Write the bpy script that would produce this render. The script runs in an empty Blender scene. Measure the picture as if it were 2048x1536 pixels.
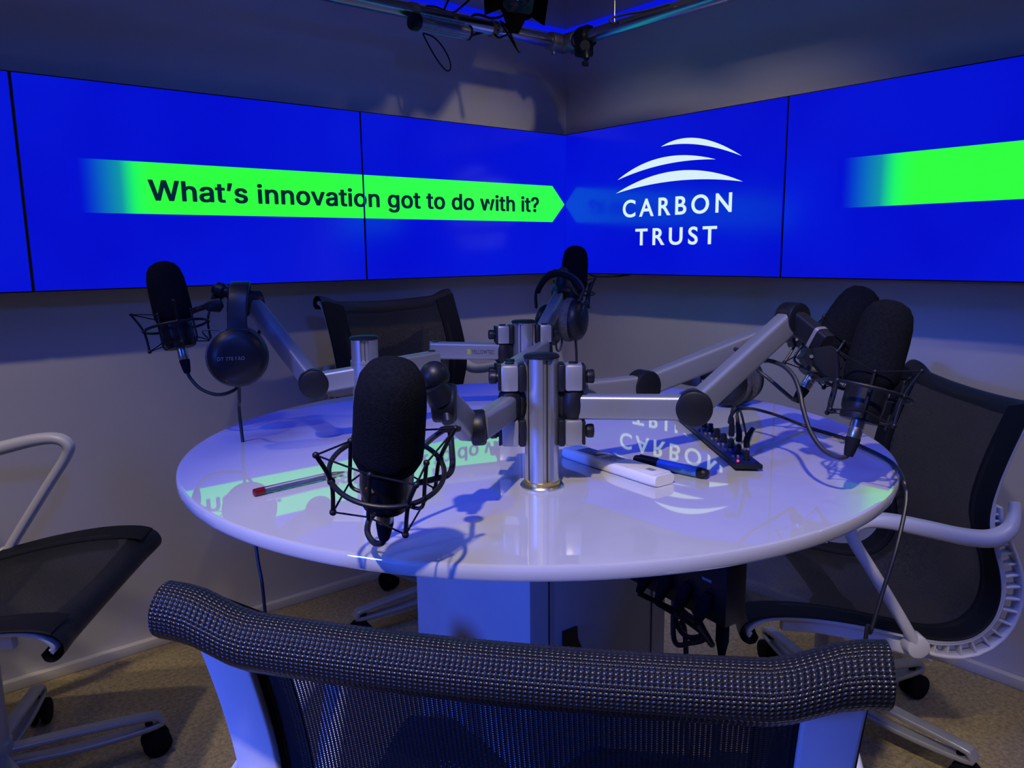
import bpy, bmesh, math, random
from mathutils import Vector, Matrix, noise
random.seed(4)
PI = math.pi
SC = bpy.context.scene
COL = SC.collection
V = Vector

# ------------------------------------------------------------------ camera
F_PX = 1565.87
K = 1.3655                       # metres per room unit: walls, screens, chairs and rig are laid out in room units, the table in metres
CAM0 = V((-2.0261, -2.1481, 1.0974)); CAM = CAM0*K
UNIT = K
YAW, PIT, ROL = .6883, -.168, .0110
c_f = V((math.sin(YAW)*math.cos(PIT), math.cos(YAW)*math.cos(PIT), math.sin(PIT)))
_r = V((math.cos(YAW), -math.sin(YAW), 0)); _d = c_f.cross(_r)
c_r = math.cos(ROL)*_r + math.sin(ROL)*_d
c_d = -math.sin(ROL)*_r + math.cos(ROL)*_d
cam_data = bpy.data.cameras.new('camera'); cam = bpy.data.objects.new('camera', cam_data); COL.objects.link(cam)
cam_data.sensor_width = 36; cam_data.lens = F_PX/2048*36; cam_data.clip_start = .02
m = Matrix((c_r, -c_d, -c_f)).transposed().to_4x4(); m.translation = CAM; cam.matrix_world = m
SC.camera = cam

# ------------------------------------------------------------------ world, exposure
w = bpy.data.worlds.new('room_dark'); SC.world = w; w.use_nodes = True
w.node_tree.nodes['Background'].inputs[0].default_value = (.02, .04, .2, 1)
w.node_tree.nodes['Background'].inputs[1].default_value = .05
SC.view_settings.view_transform = 'Standard'; SC.view_settings.look = 'None'
SC.view_settings.exposure = 0; SC.view_settings.gamma = 1; SC.view_settings.use_curve_mapping = False
SC.cycles.use_denoising = True
SC.cycles.max_bounces = 10; SC.cycles.transparent_max_bounces = 24
SC.cycles.sample_clamp_indirect = 4

# ------------------------------------------------------------------ lamps of the studio, then added fill lamps
def lamp(name, kind, loc, target, power, color, size=.08, cone=None, blend=.3, size_y=None):
    l = bpy.data.lights.new(name, kind); o = bpy.data.objects.new(name, l); COL.objects.link(o)
    l.energy = power; l.color = color
    if kind == 'SPOT':
        l.spot_size = math.radians(cone); l.spot_blend = blend; l.shadow_soft_size = size
    elif kind == 'AREA':
        l.shape = 'RECTANGLE'; l.size = size; l.size_y = size_y or size
    else: l.shadow_soft_size = size
    o.location = V(loc)*K; l.energy = power*K*K
    if kind == 'AREA': l.size *= K; l.size_y *= K
    else: l.shadow_soft_size *= K
    o.rotation_euler = (V(target)-V(loc)).to_track_quat('-Z', 'Y').to_euler()
    return o
WARM = (1, .84, .58)
BLUE = (.035, .115, 1)
def washer(nm, loc, side, pw, tilt, cone):          # spot on the rig tilted from straight down toward a wall
    t = math.tan(math.radians(tilt))
    tgt = (loc[0], loc[1]+t, loc[2]-1) if side == 'L' else (loc[0]+t, loc[1], loc[2]-1)
    lamp('lamp_wall_washer_'+nm, 'SPOT', loc, tgt, pw, WARM, .025, cone, 1.)
washer('left_inner', (-.30, -.76, 2.07), 'L', 14, 31, 84); washer('left_outer', (-1.95, -.70, 2.12), 'L', 26, 22, 62)
washer('right_inner', (-.76, -.76, 2.07), 'R', 19, 28, 80); washer('right_outer', (-.70, -1.95, 2.12), 'R', 20, 25, 62)
lamp('lamp_rig_left', 'SPOT', (-2.0, -.12, 2.2), (-1.42, -1.22, .83), 5, WARM, .025, 42, .4)
lamp('lamp_rig_right', 'SPOT', (-.12, -2.0, 2.2), (-1.28, -1.36, .83), 5, WARM, .025, 42, .4)
lamp('lamp_rig_back', 'SPOT', (-2.45, -2.32, 2.3), (-1.46, -1.60, .83), 130, WARM, .025, 32, .6)
lamp('lamp_floor_fill_left', 'SPOT', (-2.55, -.95, 2.45), (-2.45, -.85, 0), 60, WARM, .05, 72, .8)  # added fill, not a known fixture: brightens the left carpet and lower wall
lamp('lamp_floor_fill_right', 'SPOT', (-.85, -2.55, 2.45), (-.75, -2.35, 0), 14, WARM, .05, 76, .8)  # same kind of added fill for the carpet and wall on the right
lamp('lamp_blue_fill_top', 'SPOT', (-2.4, -1.8, 2.45), (-1.36, -1.36, .83), 85, BLUE, .16, 44, .6)  # unseen spot added to raise the blue on the tabletop
lamp('lamp_blue_fill_low', 'SPOT', (-3.7, -1.6, 1.25), (-1.60, -1.45, .42), 240, BLUE, .20, 38, .6)  # added blue fill for the pedestal's left face and the front chair frame
lamp('lamp_blue_fill_back', 'SPOT', (-2.0, -3.3, 2.3), (-1.0, -1.1, .70), 45, BLUE, .16, 60, .6)  # blue fill added behind the camera, no such lamp known
lamp('lamp_blue_fill_overhead', 'AREA', (-1.6, -1.6, 2.5), (-1.6, -1.6, 0), 6, BLUE, 1.2, size_y=1.2)  # soft blue ambience added from overhead, not a real ceiling panel

# ------------------------------------------------------------------ pixel helpers (sizes from the 2048x1536 photograph)
def P(u, v, D): return CAM + D*(c_f + c_r*((u-1024)/F_PX) + c_d*((v-768)/F_PX))
def ray(u, v): return c_f + c_r*((u-1024)/F_PX) + c_d*((v-768)/F_PX)
def Z(u, v, z): q = ray(u, v); return CAM + q*((z-CAM.z)/q.z)
def PLY(u, v, y): q = ray(u, v); return CAM + q*((y-CAM.y)/q.y)
def PLX(u, v, x): q = ray(u, v); return CAM + q*((x-CAM.x)/q.x)
def P0(u, v, D): return P(u, v, D*K)/K                 # the same in room units
def PLY0(u, v, y): return PLY(u, v, y*K)/K

# ------------------------------------------------------------------ materials
MATS = {}
def mat(name, base=(.8, .8, .8), rough=.5, metal=0., ior=1.5, spec=.5, emit=None, es=1., coat=0., alpha=1., trans=0.):
    m = bpy.data.materials.new(name); m.use_nodes = True; b = m.node_tree.nodes['Principled BSDF']
    b.inputs['Base Color'].default_value = (*base, 1); b.inputs['Roughness'].default_value = rough
    b.inputs['Metallic'].default_value = metal; b.inputs['IOR'].default_value = ior
    b.inputs['Specular IOR Level'].default_value = spec
    b.inputs['Coat Weight'].default_value = coat
    b.inputs['Alpha'].default_value = alpha
    b.inputs['Transmission Weight'].default_value = trans
    if emit: b.inputs['Emission Color'].default_value = (*emit, 1); b.inputs['Emission Strength'].default_value = es
    MATS[name] = m
    return m
def N(m, t, **kw):
    n = m.node_tree.nodes.new(t)
    for k, v in kw.items():
        if hasattr(n, k): setattr(n, k, v)
        else: n.inputs[k].default_value = v
    return n
def L(m, a, b): m.node_tree.links.new(a, b)
def bsdf(m): return m.node_tree.nodes['Principled BSDF']
def add_noise(m, scale, c1, c2, detail=6, rough=.6, bump=0., bscale=None, dist=.002):
    tc = N(m, 'ShaderNodeTexCoord'); nz = N(m, 'ShaderNodeTexNoise'); nz.inputs['Scale'].default_value = scale
    nz.inputs['Detail'].default_value = detail; nz.inputs['Roughness'].default_value = rough
    L(m, tc.outputs['Object'], nz.inputs['Vector'])
    cr = N(m, 'ShaderNodeValToRGB'); cr.color_ramp.elements[0].color = (*c1, 1); cr.color_ramp.elements[1].color = (*c2, 1)
    cr.color_ramp.elements[0].position = .3; cr.color_ramp.elements[1].position = .7
    L(m, nz.outputs['Fac'], cr.inputs['Fac']); L(m, cr.outputs['Color'], bsdf(m).inputs['Base Color'])
    if bump:
        n2 = N(m, 'ShaderNodeTexNoise'); n2.inputs['Scale'].default_value = bscale or scale; n2.inputs['Detail'].default_value = 4
        L(m, tc.outputs['Object'], n2.inputs['Vector'])
        bp = N(m, 'ShaderNodeBump'); bp.inputs['Strength'].default_value = bump; bp.inputs['Distance'].default_value = dist
        L(m, n2.outputs['Fac'], bp.inputs['Height']); L(m, bp.outputs['Normal'], bsdf(m).inputs['Normal'])
    return m
wall_m = add_noise(mat('wall_paint', rough=.75), 3, (.60, .58, .58), (.64, .62, .61), bump=.15, bscale=260, dist=.0008)
ceil_m = mat('ceiling_paint', (.35, .35, .37), .9)
carpet = add_noise(mat('carpet', rough=1, spec=.1), 70, (.25, .20, .11), (.76, .61, .34), detail=8, rough=.75, bump=.9, bscale=240, dist=.008)
base_m = mat('baseboard_paint', (.72, .69, .65), .45)
table_m = add_noise(mat('table_gloss', rough=.02, ior=2.7), 5, (.48, .48, .485), (.51, .51, .515))
ped_m = add_noise(mat('pedestal_laminate', rough=.42), 6, (.40, .40, .42), (.45, .45, .46))
alu = mat('anodised_aluminium', (.46, .47, .50), .32, .85)
arm_m = mat('arm_silver', (.25, .26, .29), .36, .5)
clampm = mat('clamp_band_silver', (.28, .28, .29), .36, .5)
black = mat('black_plastic', (.006, .007, .011), .42, spec=.3)
blackr = mat('black_rubber', (.006, .007, .011), .8, spec=.12)
foam = add_noise(mat('black_foam', rough=1, spec=.08), 300, (.003, .004, .007), (.008, .009, .013), bump=.6, bscale=600, dist=.0015)
micbody = mat('microphone_black_lacquer', (.008, .009, .013), .35, .1, spec=.35)
steel = mat('satin_steel', (.62, .60, .58), .28, 1)
brass = mat('brass', (.60, .45, .14), .3, .9)
cable_m = mat('cable_rubber', (.008, .009, .014), .45)
chairw = mat('chair_white_plastic', (.66, .66, .66), .36)
chairg = mat('chair_grey_aluminium', (.42, .43, .46), .35, .4)
velour = add_noise(mat('grey_velour', rough=1, spec=.1), 120, (.05, .05, .055), (.10, .10, .105), bump=.5, bscale=500, dist=.001)
pipe_m = mat('galvanised_tube', (.55, .55, .56), .28, 1)
tape = mat('tan_clamp', (.36, .27, .13), .7)
castm = add_noise(mat('cast_steel', rough=.5, metal=.8), 60, (.22, .22, .23), (.36, .36, .37))
darkmetal = mat('matt_black_paint', (.0012, .0016, .002), .9, spec=.03)
lensm = mat('lens_glass', (.01, .04, .05), .1)
remote_m = mat('remote_white_plastic', (.66, .65, .64), .38)
remote_d = mat('remote_screen_grey', (.14, .14, .15), .25)
remote_b = mat('remote_buttons_grey', (.40, .40, .41), .5)
marker_b = mat('marker_blue', (.05, .17, .62), .35)
red_m = mat('pen_red', (.11, .004, .009), .25)
clear_m = mat('clear_plastic', (.9, .9, .95), .05, trans=1., ior=1.3)
ampblue = mat('amplifier_blue_panel', (.005, .011, .09), .35)
led_red = mat('red_led', (.3, 0, .03), .3, emit=(1, .03, .12), es=2.)
white_ink = mat('white_print', (.20, .20, .23), .6)
dark_ink = mat('dark_print', (.03, .035, .08), .6)
lime = mat('lime_print', (.35, .37, .03), .5)
maroon = mat('emblem_dark_red', (.10, .02, .03), .5)
grid_m = mat('emblem_outline', (.22, .18, .20), .4, .4)
slot_m = mat('pole_slot', (.05, .05, .055), .4, .7)
bezel_m = mat('screen_bezel', (.004, .004, .006), .4)
# lit screens
def screen_mat():
    m = mat('lit_screen_blue', (.002, .002, .004), .16)
    tc = N(m, 'ShaderNodeTexCoord'); nz = N(m, 'ShaderNodeTexNoise'); nz.inputs['Scale'].default_value = 1.6; nz.inputs['Detail'].default_value = 2
    L(m, tc.outputs['Object'], nz.inputs['Vector'])
    cr = N(m, 'ShaderNodeValToRGB'); e = cr.color_ramp.elements
    e[0].position = .35; e[0].color = (.0006, .0030, .56, 1); e[1].position = .75; e[1].color = (.0012, .0080, .63, 1)
    L(m, nz.outputs['Fac'], cr.inputs['Fac']); L(m, cr.outputs['Color'], bsdf(m).inputs['Emission Color'])
    bsdf(m).inputs['Emission Strength'].default_value = 1.08
    return m
scr_blue = screen_mat()
def green_mat(name, axis, a, b):          # banner that fades in between world coordinates a and b
    m = mat(name, (.002, .002, .004), .16)
    g = N(m, 'ShaderNodeNewGeometry'); s = N(m, 'ShaderNodeSeparateXYZ'); L(m, g.outputs['Position'], s.inputs[0])
    mr = N(m, 'ShaderNodeMapRange'); mr.inputs['From Min'].default_value = a*K; mr.inputs['From Max'].default_value = b*K
    mr.interpolation_type = 'SMOOTHSTEP'
    L(m, s.outputs[axis], mr.inputs['Value'])
    cr = N(m, 'ShaderNodeValToRGB'); e = cr.color_ramp.elements
    e[0].color = (.0006, .0034, .50, 1); e[1].color = (.022, .83, .040, 1)
    k = e.new(.55); k.color = (.004, .24, .30, 1); k = e.new(.8); k.color = (.010, .72, .10, 1)
    L(m, mr.outputs['Result'], cr.inputs['Fac']); L(m, cr.outputs['Color'], bsdf(m).inputs['Emission Color'])
    bsdf(m).inputs['Emission Strength'].default_value = 1.28
    return m
scr_green_l = green_mat('lit_banner_green', 'X', -1.60, -1.42)
scr_green_r = green_mat('lit_banner_green_plain', 'Y', -1.06, -1.26)
scr_text = mat('lit_text_dark', (.002, .002, .004), .16, emit=(.001, .018, .035), es=1)
scr_white = mat('lit_logo_white', (.002, .002, .004), .16, emit=(.72, .92, .97), es=.95)
led_strip_m = mat('led_strip_blue', (.01, .01, .05), .4, emit=(.0012, .006, .62), es=1.1)

# chair mesh cloth: woven threads with real gaps, from UV metres
def mesh_mat(name, pu, pv, hu, hv, base=(.010, .0105, .014), bump=.8, rough=.5, spec=.3):
    m = mat(name, base, rough, spec=spec)
    uv = N(m, 'ShaderNodeUVMap'); s = N(m, 'ShaderNodeSeparateXYZ'); L(m, uv.outputs['UV'], s.inputs[0])
    def cell(out, p, h):
        a = N(m, 'ShaderNodeMath', operation='DIVIDE'); L(m, out, a.inputs[0]); a.inputs[1].default_value = p
        b = N(m, 'ShaderNodeMath', operation='FRACT'); L(m, a.outputs[0], b.inputs[0])
        c = N(m, 'ShaderNodeMath', operation='SUBTRACT'); L(m, b.outputs[0], c.inputs[0]); c.inputs[1].default_value = .5
        d = N(m, 'ShaderNodeMath', operation='ABSOLUTE'); L(m, c.outputs[0], d.inputs[0])
        e = N(m, 'ShaderNodeMath', operation='LESS_THAN'); L(m, d.outputs[0], e.inputs[0]); e.inputs[1].default_value = h/2
        return d, e
    du, eu = cell(s.outputs[0], pu, hu); dv, ev = cell(s.outputs[1], pv, hv)
    hole = N(m, 'ShaderNodeMath', operation='MULTIPLY'); L(m, eu.outputs[0], hole.inputs[0]); L(m, ev.outputs[0], hole.inputs[1])
    al = N(m, 'ShaderNodeMath', operation='SUBTRACT'); al.inputs[0].default_value = 1; L(m, hole.outputs[0], al.inputs[1])
    L(m, al.outputs[0], bsdf(m).inputs['Alpha'])
    hh = N(m, 'ShaderNodeMath', operation='MULTIPLY'); L(m, du.outputs[0], hh.inputs[0]); L(m, dv.outputs[0], hh.inputs[1])
    hs = N(m, 'ShaderNodeMath', operation='MULTIPLY'); L(m, hh.outputs[0], hs.inputs[0]); hs.inputs[1].default_value = 4
    bp = N(m, 'ShaderNodeBump'); bp.inputs['Strength'].default_value = bump; bp.inputs['Distance'].default_value = .0016
    L(m, hs.outputs[0], bp.inputs['Height']); L(m, bp.outputs['Normal'], bsdf(m).inputs['Normal'])
    return m
cloth = mesh_mat('chair_mesh_cloth', .0038, .0026, .26, .48)
clothroll = mesh_mat('chair_mesh_cloth_rolled', .0038, .0030, .0, .0, (.008, .008, .0095), 1., .32, .5)
edge_m = mat('chair_cloth_edge', (.007, .008, .012), .65, spec=.2)

# ------------------------------------------------------------------ object helpers
def tag(o, label=None, cat=None, group=None, kind=None):
    if label: o['label'] = label
    if cat: o['category'] = cat
    if group: o['group'] = group
    if kind: o['kind'] = kind
    return o
def thing(name, loc, label, cat, group=None):
    o = bpy.data.objects.new(name, None); o.empty_display_size = .05; COL.objects.link(o)
    o.location = V(loc)*UNIT; o['label'] = label; o['category'] = cat
    if group: o['group'] = group
    return o
def root_loc(o):
    while o.parent: o = o.parent
    return V(o.location)
def catmull(pts, n=8, closed=False):
    pts = [V(p) for p in pts]; out = []; k = len(pts)
    rng = range(k) if closed else range(k-1)
    for i in rng:
        if closed: p0, p1, p2, p3 = pts[i-1], pts[i], pts[(i+1) % k], pts[(i+2) % k]
        else: p0, p1, p2, p3 = pts[max(i-1, 0)], pts[i], pts[i+1], pts[min(i+2, k-1)]
        for j in range(n):
            t = j/n
            out.append(.5*((2*p1)+(p2-p0)*t+(2*p0-5*p1+4*p2-p3)*t*t+(3*p1-p0-3*p2+p3)*t**3))
    if not closed: out.append(pts[-1])
    return out
def frame(ax, ref=None):
    ax = V(ax).normalized(); ref = V(ref) if ref is not None else V((0, 0, 1))
    if abs(ax.dot(ref.normalized())) > .98: ref = V((1, 0, 0)) if abs(ax.x) < .9 else V((0, 1, 0))
    b = ax.cross(ref).normalized(); n = b.cross(ax).normalized()
    return b, n, ax
class MB:
    def __init__(s): s.v = []; s.f = []; s.uv = None
    def add(s, vs, fs):
        o = len(s.v); s.v += [V(p) for p in vs]; s.f += [[i+o for i in f] for f in fs]; return s
    def box(s, c, sx, sy, sz, ax=None):
        c = V(c); X, Y, Zz = ax if ax else (V((1, 0, 0)), V((0, 1, 0)), V((0, 0, 1)))
        vs = [c+X*(a*sx/2)+Y*(b*sy/2)+Zz*(d*sz/2) for a in (-1, 1) for b in (-1, 1) for d in (-1, 1)]
        return s.add(vs, [(0, 1, 3, 2), (4, 6, 7, 5), (0, 4, 5, 1), (2, 3, 7, 6), (0, 2, 6, 4), (1, 5, 7, 3)])
    def lathe(s, base, axis, prof, n=32, ref=None, squash=1.):
        b, nn, a = frame(axis, ref); base = V(base); vs = []; fs = []
        for (r, h) in prof:
            for k in range(n):
                t = 2*PI*k/n; vs.append(base+a*h+b*(r*math.cos(t))+nn*(r*squash*math.sin(t)))
        m = len(prof)
        for i in range(m-1):
            for k in range(n): fs.append((i*n+k, i*n+(k+1) % n, (i+1)*n+(k+1) % n, (i+1)*n+k))
        if prof[0][0] > 1e-6: fs.append(tuple(range(n-1, -1, -1)))
        if prof[-1][0] > 1e-6: fs.append(tuple((m-1)*n+k for k in range(n)))
        return s.add(vs, fs)
    def cyl(s, a, b, r, r2=None, n=24, bev=0.):
        a, b = V(a), V(b); h = (b-a).length; r2 = r if r2 is None else r2
        pr = [(r, 0), (r2, h)] if not bev else [(r-bev, 0), (r-.3*bev, .3*bev), (r, bev), (r2, h-bev), (r2-.3*bev, h-.3*bev), (r2-bev, h)]
        return s.lathe(a, b-a, pr, n)
    def sphere(s, c, r, n=16, axis=(0, 0, 1), sq=1.):
        pr = [(max(r*math.sin(PI*i/n), 1e-5), -r*sq*math.cos(PI*i/n)) for i in range(n+1)]
        return s.lathe(c, axis, pr, n*2)
    def tube(s, pts, r, n=8, closed=False, rs=None):
        pts = [V(p) for p in pts]; k = len(pts); vs = []; fs = []
        b = None
        for i, p in enumerate(pts):
            if closed: t = (pts[(i+1) % k]-pts[i-1])
            else: t = pts[min(i+1, k-1)]-pts[max(i-1, 0)]
            t = t.normalized() if t.length > 1e-9 else V((0, 0, 1))
            if b is None: b, nn, _ = frame(t)
            else:
                b = (b-t*b.dot(t)); b = b.normalized() if b.length > 1e-6 else frame(t)[0]
            nn = t.cross(b)
            rr = rs[i] if rs else r
            for j in range(n):
                a = 2*PI*j/n; vs.append(p+b*(rr*math.cos(a))+nn*(rr*math.sin(a)))
        for i in range(k if closed else k-1):
            i2 = (i+1) % k
            for j in range(n): fs.append((i*n+j, i*n+(j+1) % n, i2*n+(j+1) % n, i2*n+j))
        if not closed: fs.append(tuple(range(n-1, -1, -1))); fs.append(tuple((k-1)*n+j for j in range(n)))
        return s.add(vs, fs)
    def sweep(s, pts, secs, ref):
        """sweep a 2D section (or one per point): x along the binormal, y along the reference side"""
        pts = [V(p) for p in pts]; k = len(pts); vs = []; fs = []; n = len(secs[0]) if isinstance(secs[0][0], (tuple, list)) else len(secs)
        for i, p in enumerate(pts):
            t = (pts[min(i+1, k-1)]-pts[max(i-1, 0)]).normalized()
            b, nn, _ = frame(t, ref)
            sec = secs[i] if isinstance(secs[0][0], (tuple, list)) else secs
            for (x, y) in sec: vs.append(p+b*x+nn*y)
        for i in range(k-1):
            for j in range(n): fs.append((i*n+j, i*n+(j+1) % n, (i+1)*n+(j+1) % n, (i+1)*n+j))
        fs.append(tuple(range(n-1, -1, -1))); fs.append(tuple((k-1)*n+j for j in range(n)))
        return s.add(vs, fs)
    def prism(s, poly, ext):
        ext = V(ext); n = len(poly); vs = [V(p) for p in poly]+[V(p)+ext for p in poly]
        fs = [tuple(range(n-1, -1, -1)), tuple(range(n, 2*n))]+[(i, (i+1) % n, n+(i+1) % n, n+i) for i in range(n)]
        return s.add(vs, fs)
    def torus(s, c, axis, R, r, n=48, k=10, a0=0, a1=2*PI):
        b, nn, a = frame(axis); full = abs(a1-a0-2*PI) < 1e-6
        m = n if full else n+1
        pts = [V(c)+b*(R*math.cos(a0+(a1-a0)*i/n))+nn*(R*math.sin(a0+(a1-a0)*i/n)) for i in range(m)]
        return s.tube(pts, r, k, closed=full)
    def build(s, name, m, parent=None, label=None, bevel=0., smooth=True, local=False, seg=2, ang=35):
        me = bpy.data.meshes.new(name)
        off = root_loc(parent) if (parent is not None and not local) else V((0, 0, 0))
        me.from_pydata([tuple(p*UNIT-off) for p in s.v], [], [tuple(f) for f in s.f]); me.update()
        bm = bmesh.new(); bm.from_mesh(me)
        bmesh.ops.recalc_face_normals(bm, faces=bm.faces)
        if bevel:
            es = [e for e in bm.edges if len(e.link_faces) == 2 and e.calc_face_angle(0) > .6]
            bmesh.ops.bevel(bm, geom=es, offset=bevel*UNIT, segments=seg, affect='EDGES', profile=.5, clamp_overlap=True)
        bm.to_mesh(me); bm.free()
        if smooth:
            me.polygons.foreach_set('use_smooth', [True]*len(me.polygons))
            me.set_sharp_from_angle(angle=math.radians(ang))
        me.materials.append(m)
        o = bpy.data.objects.new(name, me); COL.objects.link(o)
        if parent is not None: o.parent = parent
        if label: o['label'] = label
        return o
def rrect(w, h, r, n=4):
    out = []
    for cx, cy, a in ((w/2-r, h/2-r, 0), (-w/2+r, h/2-r, PI/2), (-w/2+r, -h/2+r, PI), (w/2-r, -h/2+r, 1.5*PI)):
        for i in range(n+1): out.append((cx+r*math.cos(a+PI/2*i/n), cy+r*math.sin(a+PI/2*i/n)))
    return out
def solo(mb, name, m, label, cat, loc=None, group=None, **k):
    o = mb.build(name, m, None, **k); tag(o, label, cat, group); return o
def struct(mb, name, m, **k):
    o = mb.build(name, m, None, **k); o['kind'] = 'structure'; return o
import os
try: INTER = bpy.data.fonts.load(os.path.join(bpy.utils.system_resource('DATAFILES'), 'fonts', 'Inter.woff2'))   # ships inside Blender itself
except Exception: INTER = None                                                                                  # else Blender's built-in face
def text_pts(string, offset=0., spacing=1., font=None):
    """outline mesh of a string (verts in the xy plane)"""
    cu = bpy.data.curves.new('lettering', 'FONT')
    if font: cu.font = font
    cu.body = string; cu.offset = offset; cu.space_character = spacing
    cu.resolution_u = 6
    o = bpy.data.objects.new('lettering', cu); COL.objects.link(o)
    dg = bpy.context.evaluated_depsgraph_get()
    me = bpy.data.meshes.new_from_object(o.evaluated_get(dg))
    vs = [V(p.co) for p in me.vertices]; fs = [tuple(p.vertices) for p in me.polygons]
    bpy.data.objects.remove(o); bpy.data.curves.remove(cu); bpy.data.meshes.remove(me)
    return vs, fs
def text_fit(string, offset, spacing, org, xdir, ydir, width, height, cap_only=None, font=None):
    """fit lettering so the string spans width and its capital letters (or whole string) span height"""
    vs, fs = text_pts(string, offset, spacing, font)
    x0 = min(p.x for p in vs); x1 = max(p.x for p in vs)
    cv, _ = text_pts(cap_only or string, offset, spacing, font)
    y0 = min(p.y for p in cv); y1 = max(p.y for p in cv)
    out = [V(org)+V(xdir)*((p.x-x0)/(x1-x0)*width)+V(ydir)*((p.y-y0)/(y1-y0)*height) for p in vs]
    return out, fs

# ================================================================== the room
WX = .115                      # both visible walls stand at x = WX and y = WX
FX, FY, CE = -3.9, -3.9, 2.6
struct(MB().box(((FX+WX)/2, (FY+WX)/2, -.03), WX-FX+.4, WX-FY+.4, .06), 'floor', carpet, smooth=False)
struct(MB().box(((FX+WX)/2, (FY+WX)/2, CE+.05), WX-FX+.4, WX-FY+.4, .1), 'ceiling', ceil_m, smooth=False)
struct(MB().box(((FX+WX)/2, WX+.05, CE/2), WX-FX+.2, .1, CE), 'wall_left', wall_m, smooth=False)
struct(MB().box((WX+.05, (FY+WX)/2, CE/2), .1, WX-FY, CE), 'wall_right', wall_m, smooth=False)
struct(MB().box((FX-.05, (FY+WX)/2, CE/2), .1, WX-FY, CE), 'wall_back_left', wall_m, smooth=False)
struct(MB().box(((FX+WX)/2, FY-.05, CE/2), WX-FX+.2, .1, CE), 'wall_back_right', wall_m, smooth=False)
BH = .027
struct(MB().box(((FX+WX)/2, WX-.011, BH/2), WX-FX, .022, BH), 'baseboard_left', base_m, bevel=.002)
struct(MB().box((WX-.011, (FY+WX-.022)/2, BH/2), .022, WX-.022-FY, BH), 'baseboard_right', base_m, bevel=.002)
# blue LED lines along both walls
solo(MB().box(((FX+WX)/2, WX-.006, 1.8995), WX-FX, .012, .018), 'led_strip', led_strip_m, 'thin blue LED strip running along the left wall above the screens', 'light strip', group='blue strips')
solo(MB().box((WX-.006, (FY+WX-.012)/2, 1.8995), .012, WX-.012-FY, .018), 'led_strip', led_strip_m, 'thin blue LED strip running along the right wall above the screens', 'light strip', group='blue strips')

# ================================================================== screens
ZB, ZTOP = 1.0137, 1.5117
def screen(wall, a, b, label):
    """a..b along the wall (x on the left wall, y on the right wall)"""
    mid = (a+b)/2; wd = abs(b-a)
    if wall == 'L':
        r = thing('wall_screen', (mid, WX, ZB), label, 'screen', 'video wall screens')
        MB().box((mid, .0475, (ZB+ZTOP)/2), wd, .085, ZTOP-ZB).build('housing', bezel_m, r)
        MB().box((mid, .0895+.012, (ZB+ZTOP)/2), wd*.5, .027, .2).build('wall_mount', bezel_m, r)
        MB().box((mid, .0035, (ZB+ZTOP)/2), wd-.006, .005, ZTOP-ZB-.007).build('display_panel', scr_blue, r, smooth=False)
    else:
        r = thing('wall_screen', (WX, mid, ZB), label, 'screen', 'video wall screens')
        MB().box((.0475, mid, (ZB+ZTOP)/2), .085, wd, ZTOP-ZB).build('housing', bezel_m, r)
        MB().box((.0895+.012, mid, (ZB+ZTOP)/2), .027, wd*.5, .2).build('wall_mount', bezel_m, r)
        MB().box((.0035, mid, (ZB+ZTOP)/2), .005, wd-.006, ZTOP-ZB-.007).build('display_panel', scr_blue, r, smooth=False)
    return r
G = .0008
sL3 = screen('L', -2.599, -1.7145-G, 'plain blue wall screen cut off at the left edge of the picture')
sL2 = screen('L', -1.7145+G, -.8285-G, "blue wall screen with green banner starting What's innovatio")
sL1 = screen('L', -.8285+G, .0575, 'blue wall screen with green arrow tip and the words got to do with it')
sR1 = screen('R', -.003, -.8945+G, 'blue wall screen with the white arched Carbon Trust logo')
sR2 = screen('R', -.8945-G, -1.781, 'blue wall screen with a plain green bar, at the right edge')
BT, BB = 1.3281, 1.2005
def flatL(poly, y, th=.0006):
    mb = MB(); mb.prism([V((x, y, z)) for x, z in poly], (0, th, 0)); return mb
flatL([(-1.62, BB), (-.8315, BB), (-.8315, BT), (-1.62, BT)], .0004).build('green_banner', scr_green_l, sL2, smooth=False)
flatL([(-.8255, BB), (-.060, BB), (.0, (BB+BT)/2), (-.060, BT), (-.8255, BT)], .0004).build('green_banner', scr_green_l, sL1, smooth=False)
mb = MB(); mb.prism([V((.0004, y, z)) for y, z in ((-1.05, BB), (-1.778, BB), (-1.778, BT), (-1.05, BT))], (.0006, 0, 0))
mb.build('green_banner', scr_green_r, sR2, smooth=False)
vs, fs = text_fit("What\u2019s innovation got to do with it?", .0 if INTER else .018, 1.03, (-1.438, -.0004, 1.2352), (1, 0, 0), (0, 0, 1), 1.310, .0490, 'W', INTER)
if INTER:                                  # heavier strokes: the outline repeated a hair to each side
    v0, f0, k0 = vs, fs, len(vs); vs, fs = [], []
    for dx, dz in ((-.0024, 0), (0, 0), (.0024, 0), (-.0018, .0013), (.0018, .0013), (-.0018, -.0013), (.0018, -.0013), (0, .0013), (0, -.0013)):
        b0 = len(vs); vs += [p+V((dx, 0, dz)) for p in v0]; fs += [tuple(q+b0 for q in f) for f in f0]
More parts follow.
